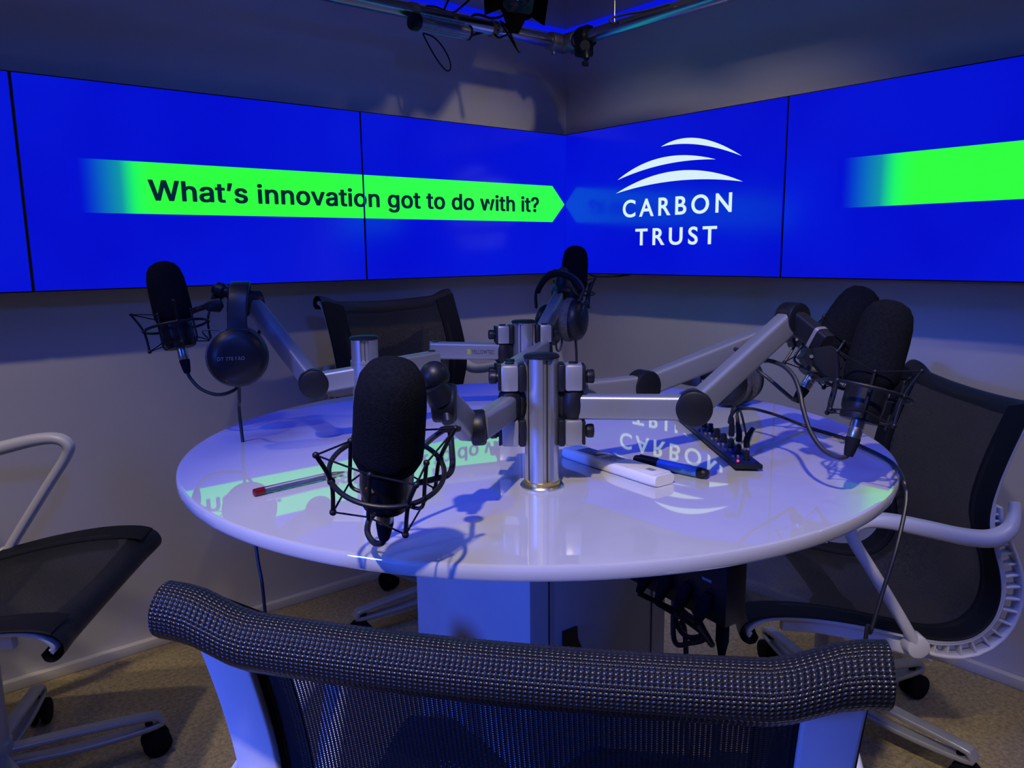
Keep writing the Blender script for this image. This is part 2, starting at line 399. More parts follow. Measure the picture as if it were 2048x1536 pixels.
def split_text(vs, fs, x, keep_left, parent):
    me = bpy.data.meshes.new('banner_lettering'); me.from_pydata([tuple(p) for p in vs], [], fs)
    bm = bmesh.new(); bm.from_mesh(me)
    bmesh.ops.bisect_plane(bm, geom=bm.verts[:]+bm.edges[:]+bm.faces[:], plane_co=(x, 0, 0), plane_no=(1, 0, 0), clear_outer=keep_left, clear_inner=not keep_left)
    seen = set(); isl = []
    for f in bm.faces:
        if f in seen: continue
        st = [f]; comp = []; seen.add(f)
        while st:
            g = st.pop(); comp.append(g)
            for e in g.edges:
                for h in e.link_faces:
                    if h not in seen: seen.add(h); st.append(h)
        xs = [q.co.x for g in comp for q in g.verts]; isl.append((min(xs), max(xs), comp))
    isl.sort(key=lambda t: t[0]); words = []
    for a, b, comp in isl:
        if words and a-words[-1][0] < .0095: words[-1][1].extend(comp); words[-1][0] = max(words[-1][0], b)
        else: words.append([b, list(comp)])
    off = root_loc(parent)
    for _, comp in words:
        mb = MB(); vid = {}
        for g in comp:
            for q in g.verts:
                if q not in vid: vid[q] = len(vid)
        vv = [q.co.copy() for q in vid]; ff = [tuple(vid[q] for q in g.verts) for g in comp]
        ec = set((f[i], f[(i+1) % len(f)]) for f in ff for i in range(len(f))); k = len(vv)
        mb.add(vv+[q+V((0, .0006, 0)) for q in vv], ff+[(a, b, k+b, k+a) for a, b in ec if (b, a) not in ec])
        mb.build('banner_lettering', scr_text, parent, smooth=False)
    bm.free(); bpy.data.meshes.remove(me)
split_text(vs, fs, -.8315, True, sL2); split_text(vs, fs, -.8255, False, sL1)
def flat_text(name, s, off, sp, org, xd, yd, w, h, m, parent, cap=None, th=.0006):
    vs, fs = text_fit(s, off, sp, org, xd, yd, w, h, cap)
    nrm = V(xd).cross(V(yd)).normalized()
    mb = MB(); mb.add(vs, fs)
    k = len(vs)
    mb2 = MB(); mb2.add([p+nrm*th for p in vs], fs)
    # side walls
    from collections import Counter
    ec = Counter()
    for f in fs:
        for i in range(len(f)): ec[(f[i], f[(i+1) % len(f)])] += 1
    side = [(a, b) for (a, b) in ec if (b, a) not in ec]
    mb2.add(vs+[p+nrm*th for p in vs], [(a, b, k+b, k+a) for a, b in side])
    return mb2.build(name, m, parent, smooth=False)
flat_text('logo_lettering', 'CARBON', .016, 1.38, (-.0006, -.289, 1.2052), (0, -1, 0), (0, 0, 1), .4357, .0585, scr_white, sR1)
flat_text('logo_lettering', 'TRUST', .016, 1.38, (-.0006, -.347, 1.1114), (0, -1, 0), (0, 0, 1), .3277, .0560, scr_white, sR1)
def arch(L0, top, R0, bot, name):
    """crescent between two arcs given as (s,z) with s = -y"""
    def q(a, c, b):     # quadratic bezier passing the extremum point c
        ctl = (2*V((*c, 0))-.5*V((*a, 0))-.5*V((*b, 0)))
        return [(1-t)**2*V((*a, 0))+2*t*(1-t)*ctl+t*t*V((*b, 0)) for t in [i/28 for i in range(29)]]
    up = q(L0, top, R0); lo = q(L0, bot, R0)
    poly = [V((.0004, -p.x, p.y)) for p in up]+[V((.0004, -p.x, p.y)) for p in reversed(lo[1:-1])]
    MB().prism(poly, (.0006, 0, 0)).build(name, scr_white, sR1, smooth=False)
arch((.4492, 1.4224), (.590, 1.4330), (.7518, 1.3648), (.592, 1.4140), 'logo_arc')
arch((.2622, 1.3325), (.452, 1.3880), (.6608, 1.3636), (.462, 1.3660), 'logo_arc')
arch((.2559, 1.2881), (.512, 1.3420), (.7584, 1.2915), (.512, 1.3118), 'logo_arc')
# loose lead drooping under the right-hand screens
c = solo(MB().tube(catmull([(.03, -.10, 1.0135), (.012, -.13, 1.008), (.012, -.18, 1.004), (.012, -.25, 1.007), (.03, -.30, 1.0135)], 6), .0032, 8), 'loose_lead', cable_m,
     'short black lead drooping under the logo screen', 'cable')

# ================================================================== table (metres from here)
UNIT = 1
TC = V((CAM.x+.9967, CAM.y+1.1469, 0)); TR = .6561; TZ = CAM.z-.3624; TT = .021
tbl = thing('round_table', (TC.x, TC.y, 0), 'round glossy white table with a boxy grey pedestal, carrying the microphones', 'table')
pr = [(.02, 0), (TR-.006, 0), (TR-.002, .0015), (TR, .005), (TR, TT-.004), (TR-.0015, TT-.001), (TR-.005, TT), (TR-.0062, TT), (.02, TT)]
mb = MB(); mb.lathe((TC.x, TC.y, TZ-TT), (0, 0, 1), pr, 160); mb.build('tabletop', table_m, tbl, ang=30)
PH = .182; PC = V((TC.x+.008, TC.y-.006, 0))
mb = MB(); mb.box((PC.x, PC.y, (TZ-TT)/2), 2*PH, 2*PH, TZ-TT)
ped = mb.build('pedestal', ped_m, tbl, bevel=.004)
# panel joints on the face that turns to the right, and a finger pull
for dx in (-.138, .138):
    MB().box((PC.x+dx, PC.y-PH-.0006, TZ/2-.01), .0022, .002, TZ-.10).build('panel_joint', bezel_m, ped)
fy = PC.y-PH
flp = [PLY(u_, v_, fy-.004) for u_, v_ in ((1127, 1264), (1127, 1300), (1166, 1300), (1156, 1276), (1155, 1253))]
MB().prism(flp, (0, .006, 0)).build('access_flap', black, ped)
mb = MB(); mb.box((PC.x, PC.y, .012), .62, .09, .024); mb.box((PC.x, PC.y, .012), .09, .62, .024)
mb.build('foot', chairg, tbl, bevel=.004)

# ================================================================== poles and arms
DZ = TZ-.735
POLE_TOP = .9435+DZ
def pole(x, y, label, rot):
    r = thing('arm_pole', (x, y, TZ), label, 'pole', 'aluminium poles on the table')
    R = .0262; n = 144; slots = [rot+k*PI/2 for k in range(4)]
    def rad(a):
        for s_ in slots:
            d = (a-s_+PI) % (2*PI)-PI
            if abs(d)*R < .0085: return R-.0065
        return R
    vs = []; fs = []
    for z in (TZ+.006, POLE_TOP-.006):
        for k in range(n):
            a = 2*PI*k/n; q = rad(a); vs.append((x+q*math.cos(a), y+q*math.sin(a), z))
    fs = [(k, (k+1) % n, n+(k+1) % n, n+k) for k in range(n)]+[tuple(range(n-1, -1, -1)), tuple(range(n, 2*n))]
    MB().add(vs, fs).build('tube', alu, r, ang=25)
    sl = MB()
    for s_ in slots: sl.box((x+(R-.0050)*math.cos(s_), y+(R-.0050)*math.sin(s_), (TZ+POLE_TOP)/2), .0025, .0012, POLE_TOP-TZ-.016, (V((math.cos(s_), math.sin(s_), 0)), V((-math.sin(s_), math.cos(s_), 0)), V((0, 0, 1))))
    sl.build('slot_rib', slot_m, r)
    MB().lathe((x, y, POLE_TOP-.006), (0, 0, 1), [(R, 0), (R+.0014, .0008), (R+.0014, .0035), (R-.002, .006), (1e-4, .0068)], 40).build('end_cap', black, r)
    MB().lathe((x, y, TZ), (0, 0, 1), [(R+.001, 0), (R+.0075, 0), (R+.0080, .003), (R+.006, .0055), (R+.001, .006)], 48).build('base_ring', steel, r)
    MB().lathe((x, y, TZ+.0055), (0, 0, 1), [(R, 0), (R+.0020, 0), (R+.0020, .005), (R, .006)], 48).build('brass_collar', brass, r)
    return r
pF = Z(1084, 972, TZ); pL = Z(728, 672, POLE_TOP); pB = Z(1047, 640, POLE_TOP)
pole(pF.x, pF.y, 'front aluminium pole nearest the camera, holding two stacked pairs of arm clamps', -1.89)
pole(pL.x, pL.y, 'left aluminium pole behind the front microphone, without clamps near its top', -2.07)
pole(pB.x, pB.y, 'rear aluminium pole beside the hanging headphones, with the smallest clamps in view', -2.62)

SEG_H, SEG_W = .0380, .027
def seg(parent, a, b, name='arm_tube', h=SEG_H, wd=SEG_W):
    """rounded rectangular arm tube from a to b"""
    mb = MB(); mb.sweep([a, V(a).lerp(V(b), .5), b], rrect(wd, h, .007), (0, 0, 1))
    return mb.build(name, arm_m, parent)
def disc(parent, c, axis, r=.0272, t=.033, name='joint'):
    axis = V(axis).normalized(); c = V(c)
    mb = MB(); mb.cyl(c-axis*t/2, c+axis*t/2, r, n=40, bev=.004)
    o = mb.build(name, black, parent)
    return o
def hperp(a, b):
    d = V(b)-V(a); return V((d.y, -d.x, 0)).normalized()
def clamp(arm, pole_p, side, zc, both=True, knuckle=True):
    """pair of clamp bands on one side of a pole with the black knuckle between them"""
    side = V(side).normalized(); tang = V((-side.y, side.x, 0)); ax = (side, tang, V((0, 0, 1))); p = V((pole_p.x, pole_p.y, 0))
    zs = (zc+.0425, zc-.0425) if both else (zc+.0425,)
    for z in zs:
        cpt = p+side*.0455+V((0, 0, z))
        MB().box(p+side*.0300+V((0, 0, z)), .0105, .036, .042, ax).build('clamp_plate', black, arm, bevel=.003)
        band = MB().box(p+side*.0485+V((0, 0, z)), .027, .037, .0405, ax).build('clamp_band', clampm, arm, bevel=.004)
        MB().box(p+side*.0640+V((0, 0, z)), .0045, .035, .038, ax).build('clamp_end', black, arm, bevel=.0018)
        mb = MB(); q = p+side*.0655+V((0, 0, z)); mb.lathe(q, side, [(.0085, 0), (.0085, .003), (.0105, .004), (.0110, .012), (.0098, .0145), (.004, .0155)], 20)
        mb.build('knob', black, arm)
        MB().cyl(p+side*.0485+V((0, 0, z+.0203)), p+side*.0485+V((0, 0, z+.0225)), .0072, n=20).build('pivot_cap', black, arm)
    if knuckle:
        mb = MB(); q = p+side*.0485+V((0, 0, zc-.0220)); mb.lathe(q, (0, 0, 1), [(.013, 0), (.0165, .003), (.0185, .012), (.0190, .022), (.0185, .032), (.0165, .041), (.013, .044)], 28)
        mb.build('knuckle', black, arm)
        mb = MB(); q = p+side*.0315+V((0, 0, zc-.020)); mb.lathe(q, (0, 0, 1), [(.005, 0), (.008, .008), (.009, .02), (.008, .032), (.005, .04)], 16)
        mb.build('spacer', black, arm)
    return p+side*.0485+V((0, 0, zc))
ZC = .8655+DZ
sideR = V((c_r.x, c_r.y, 0)).normalized()
sideB = V((.86, -.50, 0))
# --- arm to the near right microphone
a1 = thing('microphone_boom', (pF.x, pF.y, TZ), 'silver arm from the front pole to the near right microphone, crossing before the other', 'microphone arm', 'silver microphone arms')
k1 = clamp(a1, pF, sideR, ZC)
J1 = P(1388, 815, 1.165); J2 = P(1585, 636, 1.24)
seg(a1, k1+V((0, 0, -.004)), J1)
n1 = hperp(k1, J1); n1b = (J2-J1).cross(V((0, 0, 1))).normalized()
disc(a1, J1, n1); seg(a1, J1, J2)
disc(a1, J2, n1b, .0250)
mN_top, mN_bot = P(1785, 605, 1.13), P(1697, 910, 1.13)
hA = P(1652, 690, 1.19)
mb = MB(); mb.sweep([J2, J2.lerp(hA, .5), hA], rrect(.024, .034, .006), (0, 0, 1)); mb.build('tilt_head', black, a1)
mb = MB(); mb.sweep([J2.lerp(hA, .70), J2.lerp(hA, .78)], rrect(.026, .037, .006), (0, 0, 1)); mb.build('head_band', clampm, a1)
# --- arm to the far right microphone
a2 = thing('microphone_boom', (pF.x, pF.y, TZ+.1), 'silver arm behind the near one, rising to the far right microphone', 'microphone arm', 'silver microphone arms')
JR = P(1287, 772, 1.31); JR2 = P(1586, 652, 1.42); s2 = pF+V((.072, .010, 0)); s2.z = .8715+DZ
s2 = V((k1.x+.018, k1.y+.032, .873+DZ))
seg(a2, s2, JR); disc(a2, JR, hperp(s2, JR)); seg(a2, JR, JR2)
n2b = (JR2-JR).cross(V((0, 0, 1))).normalized(); disc(a2, JR2, n2b, .025)
MB().cyl(P(1455, 712, 1.37), P(1474, 706, 1.37), .004, n=10).build('cable_clip', black, a2)
hB = P(1650, 690, 1.39)
mb = MB(); mb.sweep([JR2, JR2.lerp(hB, .5), hB], rrect(.022, .03, .006), (0, 0, 1)); mb.build('tilt_head', black, a2)
# --- arm to the front microphone
a3 = thing('microphone_boom', (pF.x, pF.y, TZ+.05), 'silver arm on the left side of the front pole, folded short behind the front microphone', 'microphone arm', 'silver microphone arms')
k3 = clamp(a3, pF, -sideR, ZC)
JF = P(957, 855, 1.06); JF2 = P(889, 806, .965)
seg(a3, k3+V((0, 0, -.004)), JF)
disc(a3, JF, sideR+V((0, 0, .05)), .0245, .020)
seg(a3, JF-sideR*.014, JF2)
disc(a3, JF2, sideR, .024, .030)
mb = MB(); mb.sphere(P(869, 752, .95), .0185, 12); mb.build('ball_head', black, a3)
MB().cyl(P(866, 770, .945), P(885, 800, .955), .015, .018).build('tilt_head', black, a3)
# --- arm to the left microphone
a4 = thing('microphone_boom', (pL.x, pL.y, TZ), 'silver arm from the left pole reaching up and back to the left microphone', 'microphone arm', 'silver microphone arms')
JL = P(627, 767, 1.455); JL2 = P(503, 606, 1.60)
k4 = V((pL.x, pL.y, .868+DZ))
dL = (JL-k4); dL.z = 0; dL.normalize()
MB().cyl((pL.x, pL.y, .846+DZ), (pL.x, pL.y, .892+DZ), .0270, n=48).build('pole_sleeve', alu, a4)
seg(a4, k4+dL*.020, JL); disc(a4, JL, hperp(k4, JL)); seg(a4, JL, JL2)
disc(a4, JL2, (JL2-JL).cross(V((0, 0, 1))), .026, .036)
hL = P(447, 582, 1.60)
MB().cyl(JL2, P(470, 592, 1.6), .013, .012).build('tilt_head', black, a4)
MB().lathe(P(474, 590, 1.6), P(422, 576, 1.6)-P(474, 590, 1.6), [(.011, 0), (.015, .004), (.015, .014), (.011, .018), (.011, .024), (.016, .028), (.016, .042), (.010, .050)], 20).build('swivel', black, a4)
# --- unused folded arm between the left and rear poles
a5 = thing('microphone_boom', (pB.x, pB.y, TZ), 'straight silver arm tube with printed maker name, clamped to the left of the rear pole', 'microphone arm', 'silver microphone arms')
k5 = clamp(a5, pB, -sideB, .8700+DZ)
y0 = P(859, 699, 1.745)
k5b = V((k5.x, k5.y, .8735+DZ)); y0.z = .8820+DZ
seg(a5, k5b, y0)
MB().cyl(y0.lerp(k5b, .08)+V((0, 0, SEG_H/2-.001)), y0.lerp(k5b, .08)+V((0, 0, SEG_H/2+.002)), .0075, n=20).build('pivot_cap', black, a5)
ax_ = (k5b-y0).normalized(); nn_ = V((ax_.y, -ax_.x, 0)).normalized()
if nn_.dot(CAM-y0) < 0: nn_ = -nn_
xd = ax_
t0 = y0+ax_*((k5b-y0).length*.50)+nn_*(SEG_W/2+.0001)-V((0, 0, .0055))
flat_text('printed_lettering', 'YELLOWTEC', .01, 1.05, t0+ax_*.0095, xd, (0, 0, 1), .052, .0098, dark_ink, a5, th=.0003)
mb = MB(); q = t0+V((0, 0, -.001)); mb.prism([q, q+xd*.0075, q+xd*.0075+V((0, 0, .012)), q+V((0, 0, .012))], nn_*.0003); mb.build('printed_square', lime, a5, smooth=False)
# --- tube from the left pole to the middle
a6 = thing('microphone_boom', (pL.x, pL.y, TZ+.1), 'short silver arm tube on the right of the left pole, above the front microphone', 'microphone arm', 'silver microphone arms')
e6 = P(872, 721, 1.625); e6.z = .8775+DZ; s6 = V((pL.x, pL.y, .8745+DZ))
d6 = (e6-s6).normalized()
seg(a6, s6+d6*.03, e6)
MB().cyl(e6-d6*.012+V((0, 0, SEG_H/2-.001)), e6-d6*.012+V((0, 0, SEG_H/2+.002)), .0075, n=20).build('pivot_cap', black, a6)
MB().cyl((pL.x, pL.y, .8925+DZ), (pL.x, pL.y, .898+DZ), .0272, n=48).build('pole_sleeve', alu, a6)
# --- arm of the rear microphone
a7 = thing('microphone_boom', (pB.x, pB.y, TZ+.1), 'silver arm on the right of the rear pole, carrying the rear microphone', 'microphone arm', 'silver microphone arms')
k7 = clamp(a7, pB, sideB, .8700+DZ)
e7 = P(1020, 722, 1.42); e7.z = .8820+DZ
seg(a7, k7+V((0, 0, .006)), e7)
MB().cyl(e7+V((0, 0, SEG_H/2-.001)), e7+V((0, 0, SEG_H/2+.0035)), .0085, n=20).build('pivot_cap', black, a7)
b7 = P(1082, 668, 1.86); J7 = P(1122, 590, 1.98)
seg(a7, b7, J7); disc(a7, J7, c_r+c_f*.3, .026, .036)
mb = MB(); mb.lathe(P(1120, 580, 1.98), P(1126, 540, 1.98)-P(1120, 580, 1.98), [(.016, 0), (.0165, .02), (.015, .035), (.015, .047), (.011, .055), (.004, .058)], 20); mb.build('tilt_head', black, a7)
MB().cyl(P(1126, 548, 1.99), P(1152, 590, 2.22), .006, .006, n=10).build('extension_rod', black, a7)

# ================================================================== microphones (axis +z, origin at the shock mount ring)
def make_mic():
    r = thing('microphone', (0, 0, 0), 'x', 'microphone', 'studio microphones')
    pr = [(.026, .000), (.033, .006), (.0375, .016), (.0380, .030), (.0375, .075), (.0362, .095), (.0325, .112), (.0255, .123), (.015, .129), (.0005, .131)]
    MB().lathe((0, 0, 0), (0, 0, 1), pr, 40).build('windscreen', foam, r, local=True)
    pr = [(.0105, -.046), (.020, -.0455), (.0255, -.040), (.0285, -.032), (.0292, -.024), (.0292, .010)]
    body = MB().lathe((0, 0, 0), (0, 0, 1), pr, 36).build('body', micbody, r, local=True)
    # square emblem standing on its corner, on the -y side
    q = [(0, -.0045), (.0045, 0), (0, .0045), (-.0045, 0)]
    MB().prism([V((x*1.3, -.0300, z*1.3-.014)) for x, z in q], (0, .002, 0)).build('emblem', grid_m, body, local=True, smooth=False)
    MB().prism([V((x, -.0303, z-.014)) for x, z in q], (0, .002, 0)).build('emblem', maroon, body, local=True, smooth=False)
    # shock mount: ring, four crossing struts, inner cage
    RR = .0615
    sm = MB(); sm.torus((0, 0, -.004), (0, 0, 1), RR, .0028, 56, 10)
    tips = []
    for k in range(4):
        a = k*PI/2+1.03; ca, sa = math.cos(a), math.sin(a)
        up = V((ca*(RR+.016), sa*(RR+.016), .034)); dn = V((ca*(RR-.002), sa*(RR-.002), -.046)); mid = V((ca*RR, sa*RR, -.004))
        sm.tube(catmull([up, mid, dn], 4), .0024, 8); sm.sphere(up, .0036, 6); sm.sphere(dn, .0040, 6); sm.sphere(mid, .0044, 6)
        tips.append((a, up, dn))
    sh = sm.build('shock_mount', black, r, local=True)
    cg = MB(); ctips = []
    for k in range(4):
        a = k*PI/2+1.03+PI/4; ca, sa = math.cos(a), math.sin(a); rc = .0440
        top = V((ca*rc, sa*rc, .020)); bot = V((ca*rc, sa*rc, -.036))
        cg.tube(catmull([top, V((ca*rc, sa*rc, -.010)), bot, V((ca*.038, sa*.038, -.044)), V((ca*.024, sa*.024, -.044))], 4), .0022, 8)
        cg.sphere(top, .0036, 6); ctips.append((top, bot))
    cg.lathe((0, 0, -.049), (0, 0, 1), [(.012, 0), (.026, 0), (.027, .003), (.027, .010), (.022, .012), (.012, .012)], 32)
    cg.build('cradle', black, sh, local=True)
    el = MB()
    for w_ in (0, 1):
        el = MB(); loop = []
        for k in range(4): loop += [tips[k][1+w_], ctips[k][w_]]
        fine = []
        for k in range(8): fine += [loop[k], loop[k].lerp(loop[(k+1) % 8], .1), loop[k].lerp(loop[(k+1) % 8], .9)]
        el.tube(fine, .0011, 6, closed=True); el.build('elastic_cord', blackr, sh, local=True)
    # connector shell at the bottom of the body
    MB().lathe((0, 0, -.075), (0, 0, 1), [(.0095, 0), (.0100, .001), (.0100, .012), (.0094, .0125), (.0094, .014), (.0100, .0145), (.0100, .030)], 24).build('connector', steel, r, local=True)
    MB().lathe((0, 0, -.102), (0, 0, 1), [(.0060, 0), (.0075, .006), (.0100, .022), (.0102, .0275)], 24).build('connector_boot', blackr, r, local=True)
    return r
def copy_tree(o, parent=None):
    c = o.copy(); COL.objects.link(c); c.parent = parent
    for ch in list(o.children): copy_tree(ch, c)
    return c
def place_mic(o, top, bot, face, label, spin=0.):
    a = (top-bot).normalized(); y = V(face)-a*V(face).dot(a); y.normalize(); x = y.cross(a) * 1
    m = Matrix((x, y, a)).transposed()
    m = m @ Matrix.Rotation(spin, 3, 'Z')
    o.rotation_euler = m.to_euler(); o.location = bot+a*.102*((top-bot).length/.233); o['label'] = label
mic0 = make_mic()
mF_top, mF_bot = P(785, 720, .775), P(768, 1078, .895)
mL_top, mL_bot = P(322, 524, 1.60), P(375, 746, 1.60)
mB_top, mB_bot = P(1152, 494, 2.25), P(1143, 652, 2.25)
mR_top, mR_bot = P(1735, 581, 1.37), P(1592, 802, 1.37)
away = V((c_f.x, c_f.y, 0))
place_mic(mic0, mF_top, mF_bot, away, 'largest foam-covered microphone hanging at the front edge of the table', -.5)
mics = [mic0]
for top, bot, lab, spin in ((mL_top, mL_bot, 'foam-covered microphone at far left, leaning in front of the screens', 2.6),
                            (mB_top, mB_bot, 'smallest foam-covered microphone at the rear, by the corner of the screens', 2.9),
                            (mN_top, mN_bot, 'near foam-covered microphone of the right-hand pair, in front of the other', 2.5),
                            (mR_top, mR_bot, 'far foam-covered microphone of the right-hand pair, half hidden and more tilted', 2.8)):
    q = copy_tree(mic0); place_mic(q, top, bot, away, lab, spin); mics.append(q)
# yokes that hold each shock mount to its arm (part of the arm)
def yoke(arm, pts, r=.0035):
    MB().tube(catmull(pts, 6), r, 8).build('yoke', black, arm)
yoke(a3, [P(900, 856, .93), P(903, 890, .92), P(905, 930, .90), P(896, 950, .89), P(870, 958, .88), P(835, 966, .865)])
MB().lathe(P(901, 862, .93), (0, 0, 1), [(.004, 0), (.013, .001), (.013, .004), (.004, .006)], 24).build('swivel', black, a3)
MB().cyl(P(897, 845, .945), P(892, 815, .955), .007).build('stem', black, a3)
yoke(a4, [P(430, 600, 1.6), P(415, 612, 1.6), P(398, 618, 1.6), P(380, 625, 1.6)], .005)
mb = MB(); mb.prism([P(400, 612, 1.59), P(418, 600, 1.59), P(440, 595, 1.59), P(444, 612, 1.59), P(436, 624, 1.59), P(415, 622, 1.59)], c_f*.014); mb.build('tension_knob', black, a4, bevel=.003)
MB().cyl(P(428, 600, 1.6), P(436, 578, 1.6), .007, .006).build('stem', black, a4)
for arm, cx, cy, D in ((a1, 1624, 713, 1.185), (a2, 1594, 679, 1.40)):
    mb = MB(); pts = [P(cx+(17+2.2*math.cos(6*t))*math.cos(t)*1.2/D, cy+(17+2.2*math.cos(6*t))*math.sin(t)*1.2/D, D) for t in [2*PI*i/48 for i in range(48)]]
    mb.prism(pts, c_f*.022); kn = mb.build('tension_knob', black, arm)
    MB().cyl(P(cx-1, cy, D-.003), P(cx-1, cy, D+.001), .0028, n=12).build('screw', steel, kn)
mb = MB(); mb.prism([P(1626, 696, 1.18), P(1665, 690, 1.17), P(1700, 735, 1.165), P(1690, 765, 1.165), P(1650, 752, 1.17), P(1628, 728, 1.18)], c_f*.016); mb.build('swivel', blackr, a1, bevel=.003)
mb = MB(); mb.prism([P(1596, 664, 1.40), P(1640, 672, 1.39), P(1690, 712, 1.38), P(1672, 735, 1.38), P(1632, 722, 1.39), P(1600, 694, 1.40)], c_f*.016); mb.build('swivel', blackr, a2, bevel=.003)
yoke(a1, [P(1690, 750, 1.16), P(1700, 765, 1.15), P(1716, 772, 1.14)], .004)
yoke(a2, [P(1676, 722, 1.38), P(1686, 722, 1.375), P(1694, 720, 1.37)], .004)
yoke(a7, [P(1150, 586, 2.22), P(1158, 592, 2.23), P(1166, 590, 2.25)], .005)

# ================================================================== headphones
def headphones(cup_a, cup_b, axis_a, axis_b, band, label, R=.050, pad=velour, band_w=.032, band_ref=(0, 0, 1), adjust=None):
    """two cups, each an outer shell, a pad and a fork; a padded band between them"""
    r = thing('headphones', cup_a, label, 'headphones', 'studio headphones')
    for c, ax in ((cup_a, axis_a), (cup_b, axis_b)):
        ax = V(ax).normalized()
        sh = MB().lathe(c, ax, [(R*.96, -.004), (R, 0), (R*.985, .010), (R*.90, .019), (R*.72, .025), (R*.66, .0265), (R*.45, .029), (.0005, .0305)], 48).build('ear_cup', black, r)
        MB().lathe(c, -ax, [(R*.60, .001), (R*1.0, .002), (R*1.06, .008), (R*1.05, .017), (R*.95, .023), (R*.72, .024), (R*.60, .018)], 48).build('ear_pad', pad, r)
    pts = catmull(band, 8)
    ctr = sum(pts, V())/len(pts)
    mb = MB(); mb.sweep(pts, rrect(.007, band_w, .003), band_ref); mb.build('headband', black, r)
    mb = MB(); k = len(pts); sub = pts[int(k*.16):int(k*.84)]
    mb.sweep([p+(ctr-p).normalized()*.006 for p in sub], rrect(.013, band_w*1.05, .006), band_ref); mb.build('band_pad', blackr, r)
    return r
# left pair hangs on the raised joint of the left arm, outer cup faces the camera
D1 = 1.43
hpl_c = P(475, 714, D1); to_cam = (CAM-hpl_c).normalized()
ax1 = (to_cam+V((0, 0, -.05))).normalized()
fwd = V((c_f.x, c_f.y, 0)).normalized()
hpl_b = P(478, 706, D1+.17)
bandL = [P(476, 672, D1-.012), P(474, 630, D1-.008), P(477, 585, D1+.006), P(481, 568, D1+.045), P(482, 567, D1+.10), P(482, 574, D1+.15), P(480, 600, D1+.19), P(476, 650, D1+.20)]
hp1 = headphones(hpl_c, hpl_b, ax1, -ax1, bandL, 'black headphones hanging from the left microphone arm, round cup facing the camera', R=.0525, band_ref=c_r, band_w=.036)
hp1['label'] = 'black headphones hanging from the left microphone arm, round cup facing the camera'
MB().box(P(474, 668, D1-.012), .040, .012, .020, (c_r, -to_cam, V((0, 0, 1)))).build('yoke_joint', black, hp1, bevel=.003)
q = hpl_c+ax1*.0295
xr = V((0, 0, 1)).cross(ax1).normalized()
yr = ax1.cross(xr)
flat_text('printed_lettering', 'DT 770 PRO', .0, 1.1, q-xr*.034-yr*.004+ax1*.0005, xr, yr, .046, .0062, white_ink, hp1, th=.0004)
MB().tube(catmull([P(450, 668, D1), P(432, 660, D1), P(405, 664, D1), P(432, 690, D1+.01)], 6), .0014, 6).build('cup_lead', cable_m, hp1)
# rear pair hangs on the rear arm joint
D2 = 1.88
cA = P(1148, 640, D2); cB = P(1098, 648, D2+.08)
axA = (c_r*.92-c_f*.38+V((0, 0, -.08))); axB = -axA
bandB = [P(1157, 604, D2-.02), P(1166, 580, D2-.02), P(1150, 556, D2-.01), P(1120, 543, D2), P(1092, 552, D2+.03), P(1073, 582, D2+.06), P(1072, 612, D2+.08)]
hp2 = headphones(cA, cB, axA, axB, bandB, 'black headphones with an arched band hanging below the rear microphone', R=.050, band_ref=c_f, band_w=.030)
MB().torus(cA+axA.normalized()*.030+V((0, 0, .022)), axA.normalized(), .024, .003, 24, 8, .25, PI-.25).build('cup_fork', black, hp2)
# right pair lies on the table behind the right-hand arms, pads toward the camera's right
axR = (c_r*.72+V((c_f.x, c_f.y, 0)).normalized()*.69); axR.z = 0; axR.normalize()
cR = Z(1452, 764, TZ+.0585); cR2 = cR+axR*.066
bk = (axR.cross(V((0, 0, 1)))).normalized()
if bk.dot(c_r) > 0: bk = -bk
bandR = [cR-axR*.020+bk*.054, cR-axR*.024+bk*.085, cR-axR*.008+bk*.125, cR+axR*.033+bk*.140, cR+axR*.074+bk*.125, cR+axR*.090+bk*.085, cR+axR*.086+bk*.054]
hp3 = headphones(cR, cR2, -axR, axR, bandR, 'black headphones with grey velour pads standing on the table behind the right arms', R=.0550, band_ref=(0, 0, 1), band_w=.030)

# ================================================================== cables
def cable(pts, r, label, name='cable', n=8, grp=None):
    return solo(MB().tube(catmull(pts, n), r, 8), name, cable_m, label, 'cable', group=grp)
cable([P(768, 1076, .894), P(763, 1086, .90), P(748, 1085, .915), P(736, 1068, .93), P(737, 1045, .945), P(752, 1015, .955), P(775, 985, .965), P(815, 930, .985), P(860, 880, 1.0), P(905, 850, 1.02)], .0038,
      'black cable looping back under the front microphone', grp='microphone cables')
cable([P(375, 745, 1.6), P(382, 758, 1.6), P(402, 778, 1.595), P(432, 789, 1.59), P(458, 785, 1.6), P(478, 770, 1.62), P(500, 720, 1.63), P(520, 660, 1.635)], .0036,
      'black cable curving from the left microphone up behind its headphones', grp='microphone cables')
cable([P(1696, 908, 1.13), P(1690, 914, 1.13), P(1674, 914, 1.135), P(1646, 899, 1.15), P(1621, 863, 1.17), P(1606, 817, 1.19), P(1600, 787, 1.20), P(1588, 754, 1.215), P(1567, 732, 1.23), P(1541, 722, 1.245), P(1528, 722, 1.25)], .0036,
      'black cable dropping in a deep bow from the near right microphone', grp='microphone cables')
cable([P(1593, 801, 1.37), P(1585, 798, 1.372), P(1561, 778, 1.375), P(1537, 757, 1.38), P(1512, 738, 1.385), P(1490, 715, 1.375), P(1478, 701, 1.36), P(1465, 698, 1.36), P(1456, 707, 1.365)], .0034,
      'black cable from the far right microphone along its arm', grp='microphone cables')
